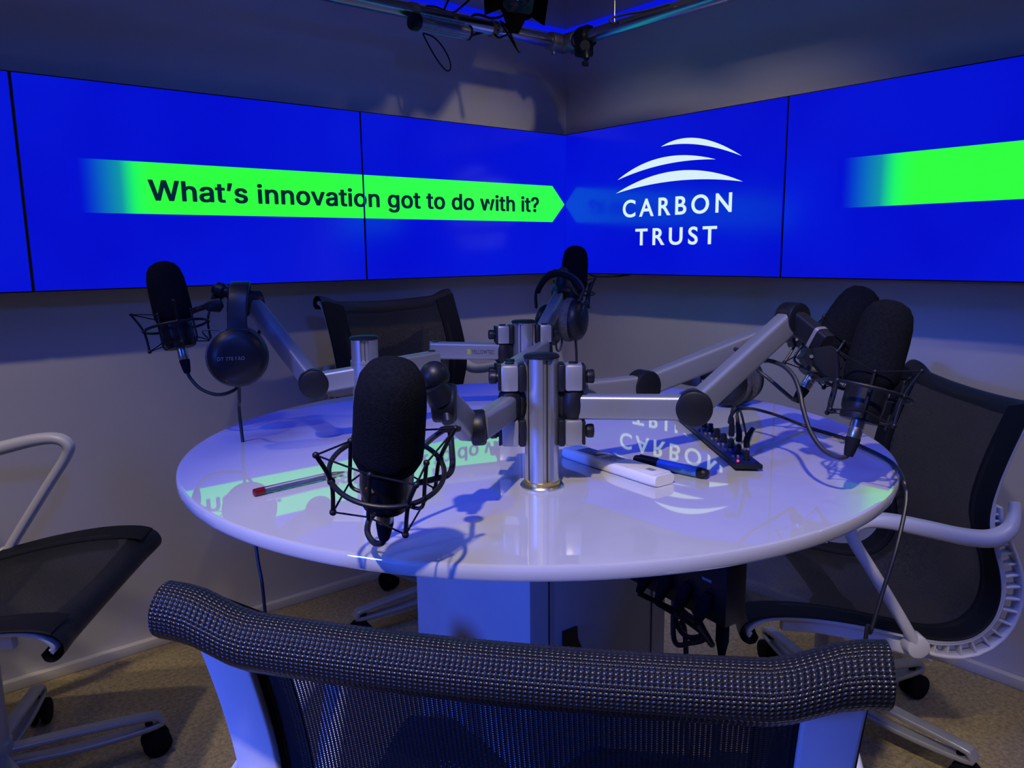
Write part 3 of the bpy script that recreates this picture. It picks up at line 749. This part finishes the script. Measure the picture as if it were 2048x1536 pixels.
cable([P(478, 770, 1.47), P(479, 800, 1.49), P(481, 845, 1.535), P(513, 1100, 1.50), P(529, 1212, 1.49), V((*P(536, 1262, 1.49).xy, .45)), V((*P(536, 1262, 1.49).xy, .006))], .0032,
      'thin black headphone lead hanging off the left edge of the table to the floor', name='headphone_lead', grp='headphone leads')
ampz = TZ+.012
cable([P(1459, 846, 1.30), P(1462, 832, 1.31), P(1472, 820, 1.33), P(1488, 817, 1.345), Z(1512, 819, ampz+.035), Z(1558, 832, ampz+.016), Z(1618, 855, TZ+.005), Z(1688, 876, TZ+.004), Z(1724, 893, TZ+.004), Z(1767, 914, TZ+.004), Z(1790, 931, TZ+.004),
       P(1805, 955, 1.195), P(1813, 985, 1.18), P(1808, 1030, 1.17), P(1790, 1105, 1.16), P(1765, 1185, 1.16), P(1742, 1262, 1.16), P(1728, 1310, 1.16), V((*P(1716, 1350, 1.16).xy, .40)), V((*P(1716, 1350, 1.16).xy, .006))], .0032,
      'black headphone lead crossing the table from the amplifier and hanging over its right edge', name='headphone_lead', grp='headphone leads')
cable([P(1150, 672, 1.88), P(1152, 690, 1.885), P(1153, 712, 1.89), P(1154, 760, 1.9), Z(1158, 800, TZ+.004)], .0030, 'thin black lead hanging down from the rear headphones', name='headphone_lead', grp='headphone leads')
cable([P(1112, 680, 1.9), P(1113, 697, 1.9), P(1118, 702, 1.9), P(1123, 690, 1.9), P(1124, 676, 1.9)], .0026, 'tiny loop of black lead below the rear headphones', name='headphone_lead', grp='headphone leads')

# ================================================================== small things on the table
# headphone amplifier strip
A0, A1 = Z(1471, 929, ampz), Z(1526, 930, ampz); A2 = Z(1363, 838, ampz)
lx = (A2-A0); LEN = lx.length+.085; lx.normalize(); wx = (A1-A0)-lx*(A1-A0).dot(lx); WID = (A1-A0).length*.94; wx.normalize(); up = V((0, 0, 1))
amp = thing('headphone_amplifier', (A0.x, A0.y, TZ), 'slim dark headphone amplifier strip with knobs, plugs and a red light on the table', 'headphone amplifier')
def amp_pt(s_, t_, h=0): return A0+(A1-A0)*t_+lx*s_+up*h
quad = [amp_pt(0, 0), amp_pt(0, 1), amp_pt(LEN, 1), amp_pt(LEN, 0)]
MB().prism([p-up*.0075 for p in quad], up*.0075).build('panel', black, amp, bevel=.0008)
qq = [amp_pt(.002, .03), amp_pt(.002, .97), amp_pt(LEN-.002, .97), amp_pt(LEN-.002, .03)]
MB().prism(qq, up*.0005).build('face_plate', ampblue, amp, smooth=False)
for s_, t_ in ((.02, .15), (.02, .85), (LEN-.02, .15), (LEN-.02, .85)):
    MB().cyl(amp_pt(s_, t_, -.012), amp_pt(s_, t_, -.0075), .004, n=12).build('foot', blackr, amp)
for t_ in (.16, .84):
    MB().cyl(amp_pt(.008, t_), amp_pt(.008, t_, .0015), .003, n=12).build('screw', black, amp)
for i in range(7):
    s_ = .030+i*.042
    if s_ > LEN-.02: break
    mb = MB(); mb.lathe(amp_pt(s_, .62), up, [(.0062, 0), (.0064, .003), (.0048, .004), (.0044, .0155), (.003, .0165)], 20); mb.build('volume_knob', black, amp)
    for t_ in (.20, .38):
        MB().box(amp_pt(s_+.012, t_, .0028), .006, .004, .0050, (lx, wx, up)).build('push_button', castm, amp, bevel=.0006)
MB().sphere(amp_pt(.016, .20, .002), .0021, 8).build('indicator_light', led_red, amp)
for i in range(5):
    MB().cyl(amp_pt(.055+i*.042, .80), amp_pt(.055+i*.042, .80, .007), .0055, n=16).build('socket', black, amp)
for i in range(3):
    b0 = amp_pt(.055+i*.042, .80, .006)
    pl = thing('jack_plug', b0, ('angled black jack plug nearest the red light, with a lead across the table', 'middle of three black jack plugs standing in the amplifier strip', 'jack plug standing in the amplifier strip beside the black arm joint')[i], 'plug', 'plugs in the amplifier')
    MB().cyl(b0, b0+up*.010, .0038, n=14).build('sleeve', steel, pl)
    ln = (.034, .036, .034)[i]
    top = b0+up*(.010+ln)+V((c_r.x, c_r.y, 0))*((.010, -.004, .0)[i])
    MB().tube(catmull([b0+up*.010, b0+up*.026, top], 4), .0050, 12, rs=[.0052]*4+[.0050, .0046, .0042, .0036, .0030][:5]).build('grip', blackr, pl)
    if i:
        cable([top, top+up*.010+lx*.004, top+up*.016+lx*.02+wx*.01, top-up*.010+lx*.06+wx*.03, amp_pt(.055+i*.042+.10, 1.9, -.008)], .0022, ('', 'black lead rising from the middle jack plug of the amplifier', 'black lead rising from the rear jack plug of the amplifier')[i], name='headphone_lead', grp='headphone leads')
# remote control
Ra, Rb, Rc = Z(1122, 905, TZ+.01), Z(1316, 972, TZ+.006), Z(1358, 948, TZ+.012)
rl = (Rb-Ra); rl.z = 0; RL = rl.length-.008; rl.normalize(); rw = V((-rl.y, rl.x, 0));
if rw.dot(Rc-Rb) < 0: rw = -rw
RW = .046; r0 = V((Ra.x, Ra.y, TZ))
rem = thing('remote_control', r0, 'white air conditioner remote control lying beside the front pole', 'remote control')
def rsec(t):
    wv = RW*(1-.10*(1-math.sin(PI*min(max(t, .02), .98)))); h = .0185
    return [(x, y+h/2) for x, y in rrect(wv, h, .007, 4)]
pts = [r0+rw*RW/2+rl*(RL*t) for t in (0, .02, .06, .5, .94, .98, 1)]
secs = []
for i, t in enumerate((0, .02, .06, .5, .94, .98, 1)):
    k = (.90, .97, 1, 1, 1, .97, .90)[i]; secs.append([(x*k, .0095+(y-.0095)*k) for x, y in rsec(.5)])
mb = MB(); mb.sweep(pts, secs, (0, 0, 1)); mb.build('casing', remote_m, rem)
def rp(s_, t_, h=.0185): return r0+rl*(RL*s_)+rw*(RW*t_)+up*h
def rquad(s0, s1, t0_, t1_, name, m, h=.0006, z=.0185):
    MB().prism([rp(s0, t0_, z), rp(s1, t0_, z), rp(s1, t1_, z), rp(s0, t1_, z)], up*h).build(name, m, rem, bevel=.0002)
rquad(.13, .36, .22, .82, 'display_window', remote_d)
for i in range(3):
    for j in range(3): rquad(.42+i*.045, .455+i*.045, .2+j*.22, .36+j*.22, 'button', remote_b, .0012)
rquad(.57, .975, .10, .90, 'battery_flap', remote_m, .0008)
rquad(.83, .90, .40, .62, 'printed_name', white_ink, .0002, .0193)
# marker pen
M0, M1 = Z(1270, 918, TZ+.0085), Z(1416, 949, TZ+.0085)
M0.z = M1.z = TZ+.0088
md = (M1-M0).normalized(); ML = (M1-M0).length
mk = thing('marker_pen', (M0.x, M0.y, TZ), 'blue whiteboard marker with a dark cap lying behind the remote control', 'marker')
MB().lathe(M0+md*ML*.34, md, [(.0078, 0), (.0086, .001), (.0086, ML*.54), (.0080, ML*.545)], 24).build('barrel', marker_b, mk)
MB().lathe(M0, md, [(.0060, 0), (.0076, .003), (.0082, ML*.10), (.0088, ML*.33), (.0088, ML*.345)], 24).build('cap', black, mk)
MB().box(M0+md*ML*.20+up*.0082, ML*.26, .005, .003, (md, md.cross(up), up)).build('clip', black, mk, bevel=.001)
MB().lathe(M0+md*ML*.875, md, [(.0087, 0), (.0087, ML*.07), (.0070, ML*.085), (.0066, ML*.12), (.004, ML*.125)], 24).build('end_plug', black, mk)
# ballpoint pen
N0, N1 = Z(507, 986, TZ+.006), Z(690, 944, TZ+.006); N0.z = N1.z = TZ+.0062
nd = (N1-N0).normalized(); NL = (N1-N0).length
pn = thing('ballpoint_pen', (N0.x, N0.y, TZ), 'clear ballpoint pen with a dark red end lying on the left of the table', 'pen')
MB().lathe(N0+nd*.016, nd, [(.0052, 0), (.0056, .001), (.0056, NL*.66), (.0046, NL*.72)], 24).build('barrel', clear_m, pn)
MB().cyl(N0+nd*.016, N0+nd*NL*.82, .0016, n=12).build('ink_tube', white_ink, pn)
MB().lathe(N0, nd, [(.0040, 0), (.0058, .001), (.0060, .010), (.0060, .017)], 20).build('end_plug', red_m, pn)
MB().lathe(N0+nd*NL*.76, nd, [(.0050, 0), (.0054, .002), (.0042, NL*.12), (.0016, NL*.22), (.0006, NL*.235)], 20).build('tip', steel, pn)

# ================================================================== box with plugs under the table
X0 = P(1450, 1180, 1.09); fd = V((c_f.x, c_f.y, 0)).normalized(); rd = V((c_r.x, c_r.y, 0)).normalized()
bx = thing('audio_interface', (X0.x, X0.y, 0), 'black audio box hanging under the right side of the table with plugs in its side', 'audio box')
bd = (fd*.84-rd*.54).normalized(); bs = V((bd.y, -bd.x, 0))
zt_, zb_ = TZ-TT, P(1450, 1258, 1.09).z
q0 = P(1450, 1255, 1.09); q0.z = 0
BW, BL_ = .042, .20
quad = [q0, q0+bs*BW, q0+bs*BW+bd*BL_, q0+bd*BL_]
MB().prism([p+up*zb_ for p in quad], up*(zt_-zb_)).build('casing', black, bx, bevel=.003)
for i in range(3):
    s0 = q0+bd*(.035+.055*i)-bs*.0008
    MB().box(s0+up*(zb_+.060-.004*i), .018, .0015, .004, (bd, bs, up)).build('socket_label', white_ink, bx)
def xlr(c, dirv, label, ln=.045):
    r = thing('cable_plug', c, label, 'plug', 'plugs under the table')
    MB().lathe(c, dirv, [(.0090, 0), (.0095, .002), (.0095, ln*.6), (.0088, ln*.62), (.0050, ln)], 18).build('shell', blackr, r)
    return c+V(dirv).normalized()*ln
plug_ends = []
for i in range(4):
    c = q0+bd*(.150-.040*i)-bs*.0005+up*(zb_+.040)
    plug_ends.append(xlr(c, -bs*.55-up*.85, ('black plug at the rear of the box under the table', 'second black plug from the rear in the box under the table', 'third black plug from the rear in the box under the table', 'black plug nearest the camera in the side of the box under the table')[i]))
pw = xlr(q0+bs*.018+bd*.02+up*zb_, (0, 0, -1), 'thick black mains plug pointing down from the box under the table', .055)
cable([pw, pw-up*.06, pw-up*.25+fd*.02, V((pw.x+.02, pw.y+.03, .30)), V((pw.x+.03, pw.y+.05, .006)), V((pw.x+.1, pw.y+.12, .006))], .0045, 'black mains cable dropping from the box under the table', grp='cables under the table')
ends = [(1345, 1158), (1356, 1158), (1350, 1160), (1342, 1165)]
lows = [[(1392, 1240, 1.22), (1370, 1225, 1.25), (1350, 1195, 1.27)], [(1402, 1262, 1.18), (1376, 1274, 1.22), (1352, 1240, 1.25)], [(1410, 1272, 1.16), (1380, 1286, 1.2), (1348, 1278, 1.24)], [(1424, 1290, 1.13), (1408, 1260, 1.16), (1378, 1205, 1.2)]]
for i in range(4):
    e = plug_ends[i]; pe = P(*ends[i], 1.26); pe.z = min(pe.z, TZ-TT-.002)
    cable([e]+[P(*p) for p in lows[i]]+[pe], .0042, ('black cable looping shallowly beside the pedestal under the table', 'black cable hanging in a wide bow beside the pedestal', 'lowest black cable bow beside the pedestal', 'black cable slanting up from the near plug to the underside of the table')[i], grp='cables under the table')
cable([P(1346, 1150, 1.28), P(1347, 1200, 1.28), P(1352, 1250, 1.28), P(1372, 1300, 1.27), V((*P(1385, 1330, 1.27).xy, .40)), V((*P(1385, 1330, 1.27).xy, .006))], .0042, 'black cable running from the underside of the table down to the carpet', grp='cables under the table')

# ================================================================== chairs (x forward, y to the sitter's left)
UNIT = K
ZT0 = .87
prof_c = [(.222, .398), (.228, .386), (.242, .384), (.256, .395), (.258, .412), (.245, .430), (.215, .440), (.16, .442), (.10, .437), (.02, .424), (-.07, .404), (-.135, .393), (-.185, .400), (-.218, .430), (-.231, .475), (-.226, .525), (-.210, .575), (-.198, .620), (-.198, .660), (-.207, .705), (-.222, .755), (-.240, .805), (-.252, .838), (-.259, .856), (-.272, .868), (-.288, .868), (-.300, .857), (-.301, .841), (-.292, .831)]
prof = catmull([(x, 0, z) for x, z in prof_c], 5)
def prof_normals(pf):
    out = []
    for i in range(len(pf)):
        t = (pf[min(i+1, len(pf)-1)]-pf[max(i-1, 0)]).normalized(); out.append(V((-t.z, 0, t.x)))    # points to the inside of the scroll / below the seat
    return out
pn_ = prof_normals(prof)
pl_ = [0]
for i in range(1, len(prof)): pl_.append(pl_[-1]+(prof[i]-prof[i-1]).length)
I_R0 = 5*6; I_R1 = 5*22         # profile indices: end of front roll, start of top roll
def smooth(a, b, x):
    t = min(max((x-a)/(b-a), 0), 1); return t*t*(3-2*t)
def make_chair():
    r = thing('mesh_chair', (0, 0, 0), 'x', 'chair', 'mesh chairs around the table')
    NC = 36; M = len(prof)
    def surf(i0, i1, name, m, edge=False):
        vs = []; uv = []
        for i in range(i0, i1+1):
            roll = 1 if (i <= I_R0 or i >= I_R1) else 0
            f = i/(M-1)
            wtop = smooth(I_R1-12, I_R1+6, i); wfr = 1-smooth(I_R0-8, I_R0+6, i)
            hw = .252
            for j in range(NC+1):
                t = -1+2*j/NC
                sag = .024*max(0, 1-(hw*t/.198)**2)
                p = prof[i]+V((0, hw*t, 0))
                body = pn_[i]*sag*(1-max(wtop, wfr))
                dip = .014*(1-smooth(.72, .94, abs(t)))+.011*(1-t*t)
                p = p+body+V((0, 0, -dip))*wtop+V((-.4*dip, 0, -.25*dip))*wfr
                vs.append(p); uv.append((p.y, pl_[i]))
        n = NC+1; fs = [(a*n+b, a*n+b+1, (a+1)*n+b+1, (a+1)*n+b) for a in range(i1-i0) for b in range(NC)]
        me = bpy.data.meshes.new(name); me.from_pydata([tuple(p*UNIT) for p in vs], [], fs); me.update()
        ul = me.uv_layers.new(name='UVMap')
        for lp in me.loops: ul.data[lp.index].uv = uv[lp.vertex_index]
        me.polygons.foreach_set('use_smooth', [True]*len(me.polygons)); me.materials.append(m)
        o = bpy.data.objects.new(name, me); COL.objects.link(o); o.parent = r
        return o
    I_W = 5*13
    surf(0, I_R0, 'seat_front_roll', clothroll)
    surf(I_R0, I_W, 'seat', cloth)
    surf(I_W, I_R1, 'backrest', cloth)
    surf(I_R1, M-1, 'top_roll', clothroll)
    for s in (-1, 1):
        # side frame ribbon inside the cloth, ending in a scroll at both ends
        pts = [prof[i]+pn_[i]*(.0065+.0120*max(smooth(I_R1-6, I_R1+6, i), 1-smooth(I_R0-6, I_R0+4, i)))+V((0, s*.230, 0)) for i in range(0, M, 2)]
        sec = rrect(.0085, .040, .003, 3)
        mb = MB()
        mb.sweep(pts, [(x, y) for x, y in sec], (0, 1, 0))
        mb.build('side_frame', chairw, r, local=True)
        # dense hem band that covers the frame, bound along the cloth edge
        vs = []; fs = []
        for i in range(I_R0-4, I_R1+5):
            wr = max(smooth(I_R1-12, I_R1+6, i), 1-smooth(I_R0-8, I_R0+6, i))
            for y_, o_ in ((.180, .0010), (.180, -.0016), (.228, -.0022), (.2515, -.0020), (.2540, .0), (.2515, .0030)):
                dp = (.0127*(1-smooth(.72, .94, y_/.252))+.006*(1-(y_/.252)**2))*wr if i >= I_R1-12 else 0
                vs.append(prof[i]+V((0, s*y_, -dp))+pn_[i]*(o_+.024*max(0, 1-(y_/.198)**2)*(1-wr)))
        for i in range(I_R1+8-I_R0):
            for k in range(5): fs.append((i*6+k, i*6+k+1, (i+1)*6+k+1, (i+1)*6+k))
        MB().add(vs, fs).build('cloth_hem', edge_m, r, local=True)
        # ladder-like spine outside the bend between seat and back
        ia, ib = 5*10, 5*18
        inner = [prof[i]+pn_[i]*.012+V((0, s*.236, 0)) for i in range(ia, ib+1, 2)]
        off = [.010+.026*math.sin(PI*min(1, max(0, (k+.0)/(len(inner)-1)))**.8) for k in range(len(inner))]
        outer = [prof[ia+2*k]+pn_[ia+2*k]*(.012+off[k])+V((0, s*.236, 0)) for k in range(len(inner))]
        mb = MB(); mb.sweep(outer, rrect(.007, .030, .003, 3), (0, 1, 0)); mb.sweep(inner, rrect(.006, .026, .0025, 3), (0, 1, 0))
        for k in range(1, len(inner)-1, 1):
            d_ = outer[k]-inner[k]; mb.sweep([inner[k], inner[k].lerp(outer[k], .5), outer[k]], rrect(.0045, .022, .0015, 2), (0, 1, 0))
        mb.build('spine', chairw, r, local=True)
        # side rail under the seat
        rail = catmull([(.17, s*.225, .418), (.10, s*.225, .412), (.02, s*.225, .396), (-.06, s*.225, .372), (-.13, s*.225, .352)], 5)
        MB().sweep(rail, rrect(.034, .018, .005, 3), (0, 1, 0)).build('seat_rail', chairw, r, local=True)
        # arm: foot on the rail, strut forward and up, long top, hooked end behind the back
        ap = catmull([(-.085, s*.250, .375), (-.045, s*.260, .440), (.020, s*.272, .540), (.060, s*.278, .600), (.068, s*.279, .628), (.046, s*.280, .644), (.0, s*.280, .643), (-.07, s*.280, .628), (-.14, s*.278, .612), (-.190, s*.276, .608), (-.222, s*.272, .622), (-.236, s*.264, .648), (-.238, s*.258, .672)], 6)
        secs = []
        for k in range(len(ap)):
            f = k/(len(ap)-1); wd = .030+.008*smooth(.2, .5, f)-.020*smooth(.72, 1, f); th = .020+.009*smooth(.35, .6, f)-.010*smooth(.74, 1, f)
            secs.append(rrect(th, wd, min(th, wd)*.42, 4))
        MB().sweep(ap, secs, (0, 1, 0)).build('armrest', chairw, r, local=True)
        MB().cyl((-.080, s*.232, .383), (-.080, s*.268, .383), .022, n=24, bev=.004).build('arm_pivot', chairw, r, local=True)
    # cross beam, hub, column, five looped legs on castors
    mb = MB(); mb.sweep(catmull([(0, -.225, .392), (-.02, -.12, .362), (-.02, 0, .350), (-.02, .12, .362), (0, .225, .392)], 6), rrect(.055, .026, .008, 3), (0, 0, 1)); mb.build('cross_beam', chairw, r, local=True)
    MB().lathe((-.015, 0, .300), (0, 0, 1), [(.030, 0), (.040, .012), (.046, .030), (.046, .052), (.036, .058)], 32).build('tilt_hub', chairw, r, local=True)
    MB().lathe((-.015, 0, .085), (0, 0, 1), [(.036, 0), (.036, .025), (.031, .03), (.031, .215)], 32).build('column', chairg, r, local=True)
    for k in range(5):
        a = 2*PI*k/5+.3; d = V((math.cos(a), math.sin(a), 0)); cx = V((-.015, 0, 0))
        pts = [cx+d*.028+V((0, 0, .118)), cx+d*.15+V((0, 0, .108)), cx+d*.285+V((0, 0, .092)), cx+d*.305+V((0, 0, .084)), cx+d*.298+V((0, 0, .068)), cx+d*.16+V((0, 0, .070)), cx+d*.028+V((0, 0, .088))]
        pth = catmull(pts, 4)
        lg = MB().sweep(pth, rrect(.012, .030, .004, 3), d.cross(V((0, 0, 1)))).build('leg', chairg, r, local=True)
        c0 = cx+d*.285; t_ = V((-d.y, d.x, 0))
        mb = MB(); mb.cyl(c0+V((0, 0, .055)), c0+V((0, 0, .078)), .008, n=12)
        mb.cyl(c0+t_*.006+d*.012+V((0, 0, .030)), c0+t_*.022+d*.012+V((0, 0, .030)), .030, n=24, bev=.004)
        mb.cyl(c0-t_*.022+d*.012+V((0, 0, .030)), c0-t_*.006+d*.012+V((0, 0, .030)), .030, n=24, bev=.004)
        mb.cyl(c0-t_*.01+d*.010+V((0, 0, .045)), c0+t_*.01+d*.010+V((0, 0, .045)), .014, n=16)
        mb.build('castor', blackr, r, local=True)
    return r
LOW = ('column', 'leg', 'castor')
def set_chair(o, x, y, ph, dz, label, base=None):      # base: compass angle one leg points to
    o.location = (x*UNIT, y*UNIT, 0); o.rotation_euler = (0, 0, ph); o['label'] = label; dz *= UNIT
    for ch in o.children:
        nm = ch.name.split('.')[0]
        if nm in ('leg', 'castor'):
            if base is not None:
                ra = base-ph-.3; R3 = Matrix.Rotation(ra, 3, 'Z'); c0 = V((-.015*UNIT, 0, 0))
                ch.rotation_euler.z = ra; ch.location = c0-R3 @ c0
            continue
        ch.location.z = dz if nm != 'column' else 0
        if nm == 'column':
            ch.scale = (1, 1, 1); ch.location.z = max(dz, -.02) if dz < 0 else dz*.6
ch0 = make_chair()
chB = copy_tree(ch0); chL = copy_tree(ch0); chR = copy_tree(ch0)
set_chair(ch0, -1.5005, -1.5752, .677, -.014, 'dark mesh chair closest to the camera, seen from behind')
set_chair(chR, -.428, -1.310, 2.428, -.045, 'dark mesh chair to the right of the table, ribbed white frame in view', math.radians(-15))
set_chair(chB, -.740, -.305, -1.44, .108, 'dark mesh chair behind the table, its back below the banner screens', math.radians(172))
set_chair(chL, -1.918, -.392, -.572, .051, 'dark mesh chair cut off by the left edge, only seat and arm showing', math.radians(-5))

# ================================================================== lighting rig at the top
PY = -.10; PZ = 1.787; PR = .0212
pl1 = MB().cyl((-2.9, PY, PZ), (PY-.045, PY, PZ), PR, n=28)
rigL = thing('rig_tube', (-1.5, PY, PZ), 'galvanised rig tube along the left wall, above the banner screens', 'pipe', 'lighting rig tubes'); pl1.build('tube', pipe_m, rigL)
rigR = thing('rig_tube', (PY, -1.5, PZ), 'galvanised rig tube along the right wall, above the logo screen', 'pipe', 'lighting rig tubes')
MB().cyl((PY, -2.9, PZ), (PY, PY-.045, PZ), PR, n=28).build('tube', pipe_m, rigR)
cr = thing('tube_connector', (PY, PY, PZ), 'cast steel elbow joining the two rig tubes in the corner', 'pipe connector')
mb = MB(); mb.cyl((PY-.065, PY, PZ), (PY+.006, PY, PZ), .030, n=28, bev=.005); mb.cyl((PY, PY-.065, PZ), (PY, PY+.006, PZ), .030, n=28, bev=.005); mb.sphere((PY, PY, PZ), .031, 12)
mb.build('elbow', castm, cr)
for p in ((PY-.045, PY, PZ), (PY, PY-.045, PZ)):
    MB().cyl(V(p)-up*.028, V(p)-up*.040, .007, n=12).build('set_screw', castm, cr)
# black grip clamp on the right tube near the corner
gc = thing('grip_clamp', (PY, PY-.11, PZ), 'black grip clamp with a wing screw on the right tube near the corner', 'clamp')
pc = V((PY, PY-.105, PZ))
MB().cyl(pc-V((0, .022, 0)), pc+V((0, .022, 0)), .036, n=10).build('jaw', black, gc, bevel=.003)
mb = MB(); mb.box(pc+V((-.01, -.004, -.040)), .050, .044, .046); mb.build('body', black, gc, bevel=.007)
mb = MB(); mb.cyl(pc+V((-.03, -.02, -.040)), pc+V((-.062, -.062, -.046)), .014, .016, n=16); mb.build('lever', black, gc)
MB().cyl(pc+V((-.050, -.052, -.050)), pc+V((-.062, -.068, -.090)), .011, .010, n=14, bev=.003).build('handle', black, gc)
mb = MB(); q = pc+V((-.016, -.016, -.062)); mb.cyl(q, q-up*.022, .004, n=10); mb.box(q-up*.026, .024, .007, .014); mb.build('wing_screw', black, gc, bevel=.002)
# ribbed LED batten below the left tube
b0 = PLY0(838, 50, PY-.03); b1 = PLY0(934, 60, PY-.03); zz = (b0.z+b1.z)/2; b0.z = b1.z = zz
bt = thing('led_batten', (b0.x, b0.y, b0.z), 'ribbed silver light fitting hanging under the left rig tube', 'light fitting')
mb = MB(); n = 64; prb = []
vs = []; R_ = .0215
for x in (b0.x, b1.x):
    for k in range(n*2):
        a = PI*k/n; q = R_*(1 if k % 4 < 2 else .88); vs.append((x, b0.y+q*math.cos(a), zz+q*math.sin(a)))
nn = n*2
mb.add(vs, [(k, (k+1) % nn, nn+(k+1) % nn, nn+k) for k in range(nn)]+[tuple(range(nn-1, -1, -1)), tuple(range(nn, 2*nn))]); mb.build('heat_sink', alu, bt, smooth=False)
MB().cyl((b0.x-.028, b0.y, zz), (b0.x, b0.y, zz), .0235, n=28, bev=.004).build('end_cap', black, bt)
MB().cyl((b1.x, b0.y, zz), (b1.x+.008, b0.y, zz), .0225, n=28, bev=.002).build('end_cap', black, bt)
for cu, nm, lab in ((826, 'hook_clamp', 'tan hook clamp on the left tube, holding the ribbed light fitting'), (986, 'tape_band', 'tan band with dark marks wrapped round the left rig tube and its cables')):
    x = PLY0(cu, 40, PY).x; wd = .026 if cu < 900 else .022
    t = thing(nm, (x, PY, PZ), lab, 'clamp' if cu < 900 else 'tape')
    MB().lathe((x-wd/2, PY, PZ), (1, 0, 0), [(PR+.0005, 0), (PR+.0035, .001), (PR+.0035, wd-.001), (PR+.0005, wd)], 28).build('band', tape, t)
    if cu < 900:
        MB().box((x, PY-.012, PZ-.036), wd, .026, .040).build('hook', tape, t, bevel=.006)
        MB().cyl((x, PY-.026, PZ-.034), (x, PY-.022, PZ-.034), .005, n=12).build('bolt', black, t)
    else:
        for dz_, dx_ in ((.010, -.002), (.004, .003), (-.008, 0)):
            MB().cyl((x+dx_, PY-math.sqrt((PR+.0035)**2-dz_**2)-.0006, PZ+dz_), (x+dx_, PY-math.sqrt((PR+.0035)**2-dz_**2)+.003, PZ+dz_), .0032, n=10).build('mark', bezel_m, t)
# stage spotlight with barn doors, cut off by the top edge
SD = 2.28
sc0 = P0(1040, -6, SD)
ax = (V((-1.3, -1.3, 1.15))-sc0).normalized()
sp = thing('stage_spotlight', sc0, 'black stage spotlight with open barn doors at the top of the picture', 'spotlight')
MB().lathe(sc0-ax*.17, ax, [(.050, 0), (.066, .010), (.070, .05), (.070, .15), (.064, .165), (.058, .170)], 36).build('housing', darkmetal, sp)
MB().lathe(sc0-ax*.004, ax, [(.056, 0), (.054, .006), (.035, .014), (.0005, .018)], 36).build('lens', lensm, sp)
def flap(us):
    c3 = [P0(*q) for q in us]; nrm = (c3[1]-c3[0]).cross(c3[2]-c3[0]).normalized()
    MB().prism(c3, nrm*.002).build('barn_door', darkmetal, sp, smooth=False)
flap([(1004, 22, SD-.03), (1056, 28, SD-.03), (1037, 67, SD-.09), (1017, 64, SD-.09)])
flap([(1006, 16, SD-.02), (1000, -45, SD-.02), (966, -60, SD-.08), (969, 31, SD-.07)])
flap([(1062, 34, SD-.02), (1078, -45, SD-.02), (1104, -60, SD-.08), (1088, 52, SD-.07)])
mb = MB(); mb.sweep(catmull([sc0-ax*.08+c_r*.076, sc0-ax*.08+c_r*.078+up*.08, sc0-ax*.08+up*.13, sc0-ax*.08-c_r*.078+up*.08, sc0-ax*.08-c_r*.076], 6), rrect(.004, .024, .0015, 2), ax); mb.build('yoke', darkmetal, sp)
# loose rig cables
def rc(pts, label, r=.0035): cable(pts, r, label, name='rig_cable', grp='cables on the rig')
DL = 2.50
rc([P0(846, 68, 2.42), P0(858, 92, 2.42), P0(876, 122, 2.42), P0(893, 141, 2.42), P0(901, 137, 2.42), P0(899, 120, 2.42), P0(886, 95, 2.42), P0(868, 75, 2.42), P0(846, 66, 2.42)], 'thin black cable loop hanging below the ribbed light fitting', .0024)
rc([P0(1000, 42, 2.46), P0(1012, 52, 2.46), P0(1025, 75, 2.46), P0(1036, 98, 2.46), P0(1039, 104, 2.46), P0(1034, 98, 2.465), P0(1020, 75, 2.465), P0(1006, 52, 2.47)], 'folded black cable end dangling below the spotlight', .0035)
rc([P0(927, 62, 2.44), P0(935, 70, 2.43), P0(955, 68, 2.43), P0(980, 58, 2.44), P0(990, 46, 2.45)], 'black cable from the right end of the ribbed light fitting to the tape', .0035)
rc([P0(912, 68, 2.44), P0(930, 74, 2.43), P0(948, 70, 2.43), P0(972, 58, 2.44)], 'lower black cable sagging between the ribbed light fitting and the tape', .0030)
rc([P0(985, 64, 2.45), P0(996, 75, 2.45), P0(1008, 72, 2.45), P0(1018, 68, 2.45)], 'short black cable sag just right of the tape', .0032)
rc([P0(938, 40, 2.47), P0(948, 30, 2.46), P0(962, 30, 2.45), P0(980, 36, 2.45), P0(1000, 34, 2.44), P0(1014, 24, 2.40)], 'black cable arching over the left tube toward the spotlight', .0040)
rc([P0(850, 22, 2.44), P0(853, 13, 2.44), P0(872, 14, 2.45), P0(890, 22, 2.46), P0(906, 25, 2.46), P0(920, 16, 2.45), P0(940, -2, 2.44), P0(960, -25, 2.43)], 'black cable lying on the left tube and rising out of the picture', .0035)
rc([P0(888, 20, 2.45), P0(893, 8, 2.44), P0(900, -8, 2.44), P0(906, -25, 2.44)], 'short upright black cable on the left tube', .0035)
rc([P0(1236, 46, 2.36), P0(1224, 46, 2.34), P0(1220, 40, 2.34), P0(1226, 35, 2.34), P0(1250, 29, 2.33), P0(1290, 22, 2.30), P0(1340, 8, 2.26)], 'black cable bent round on top of the right tube', .0038)
solo(MB().cyl(P0(1229, 45, 2.42), P0(1230, -60, 2.42), .0012, n=6), 'safety_wire', steel, 'thin vertical safety wire above the right rig tube', 'wire')
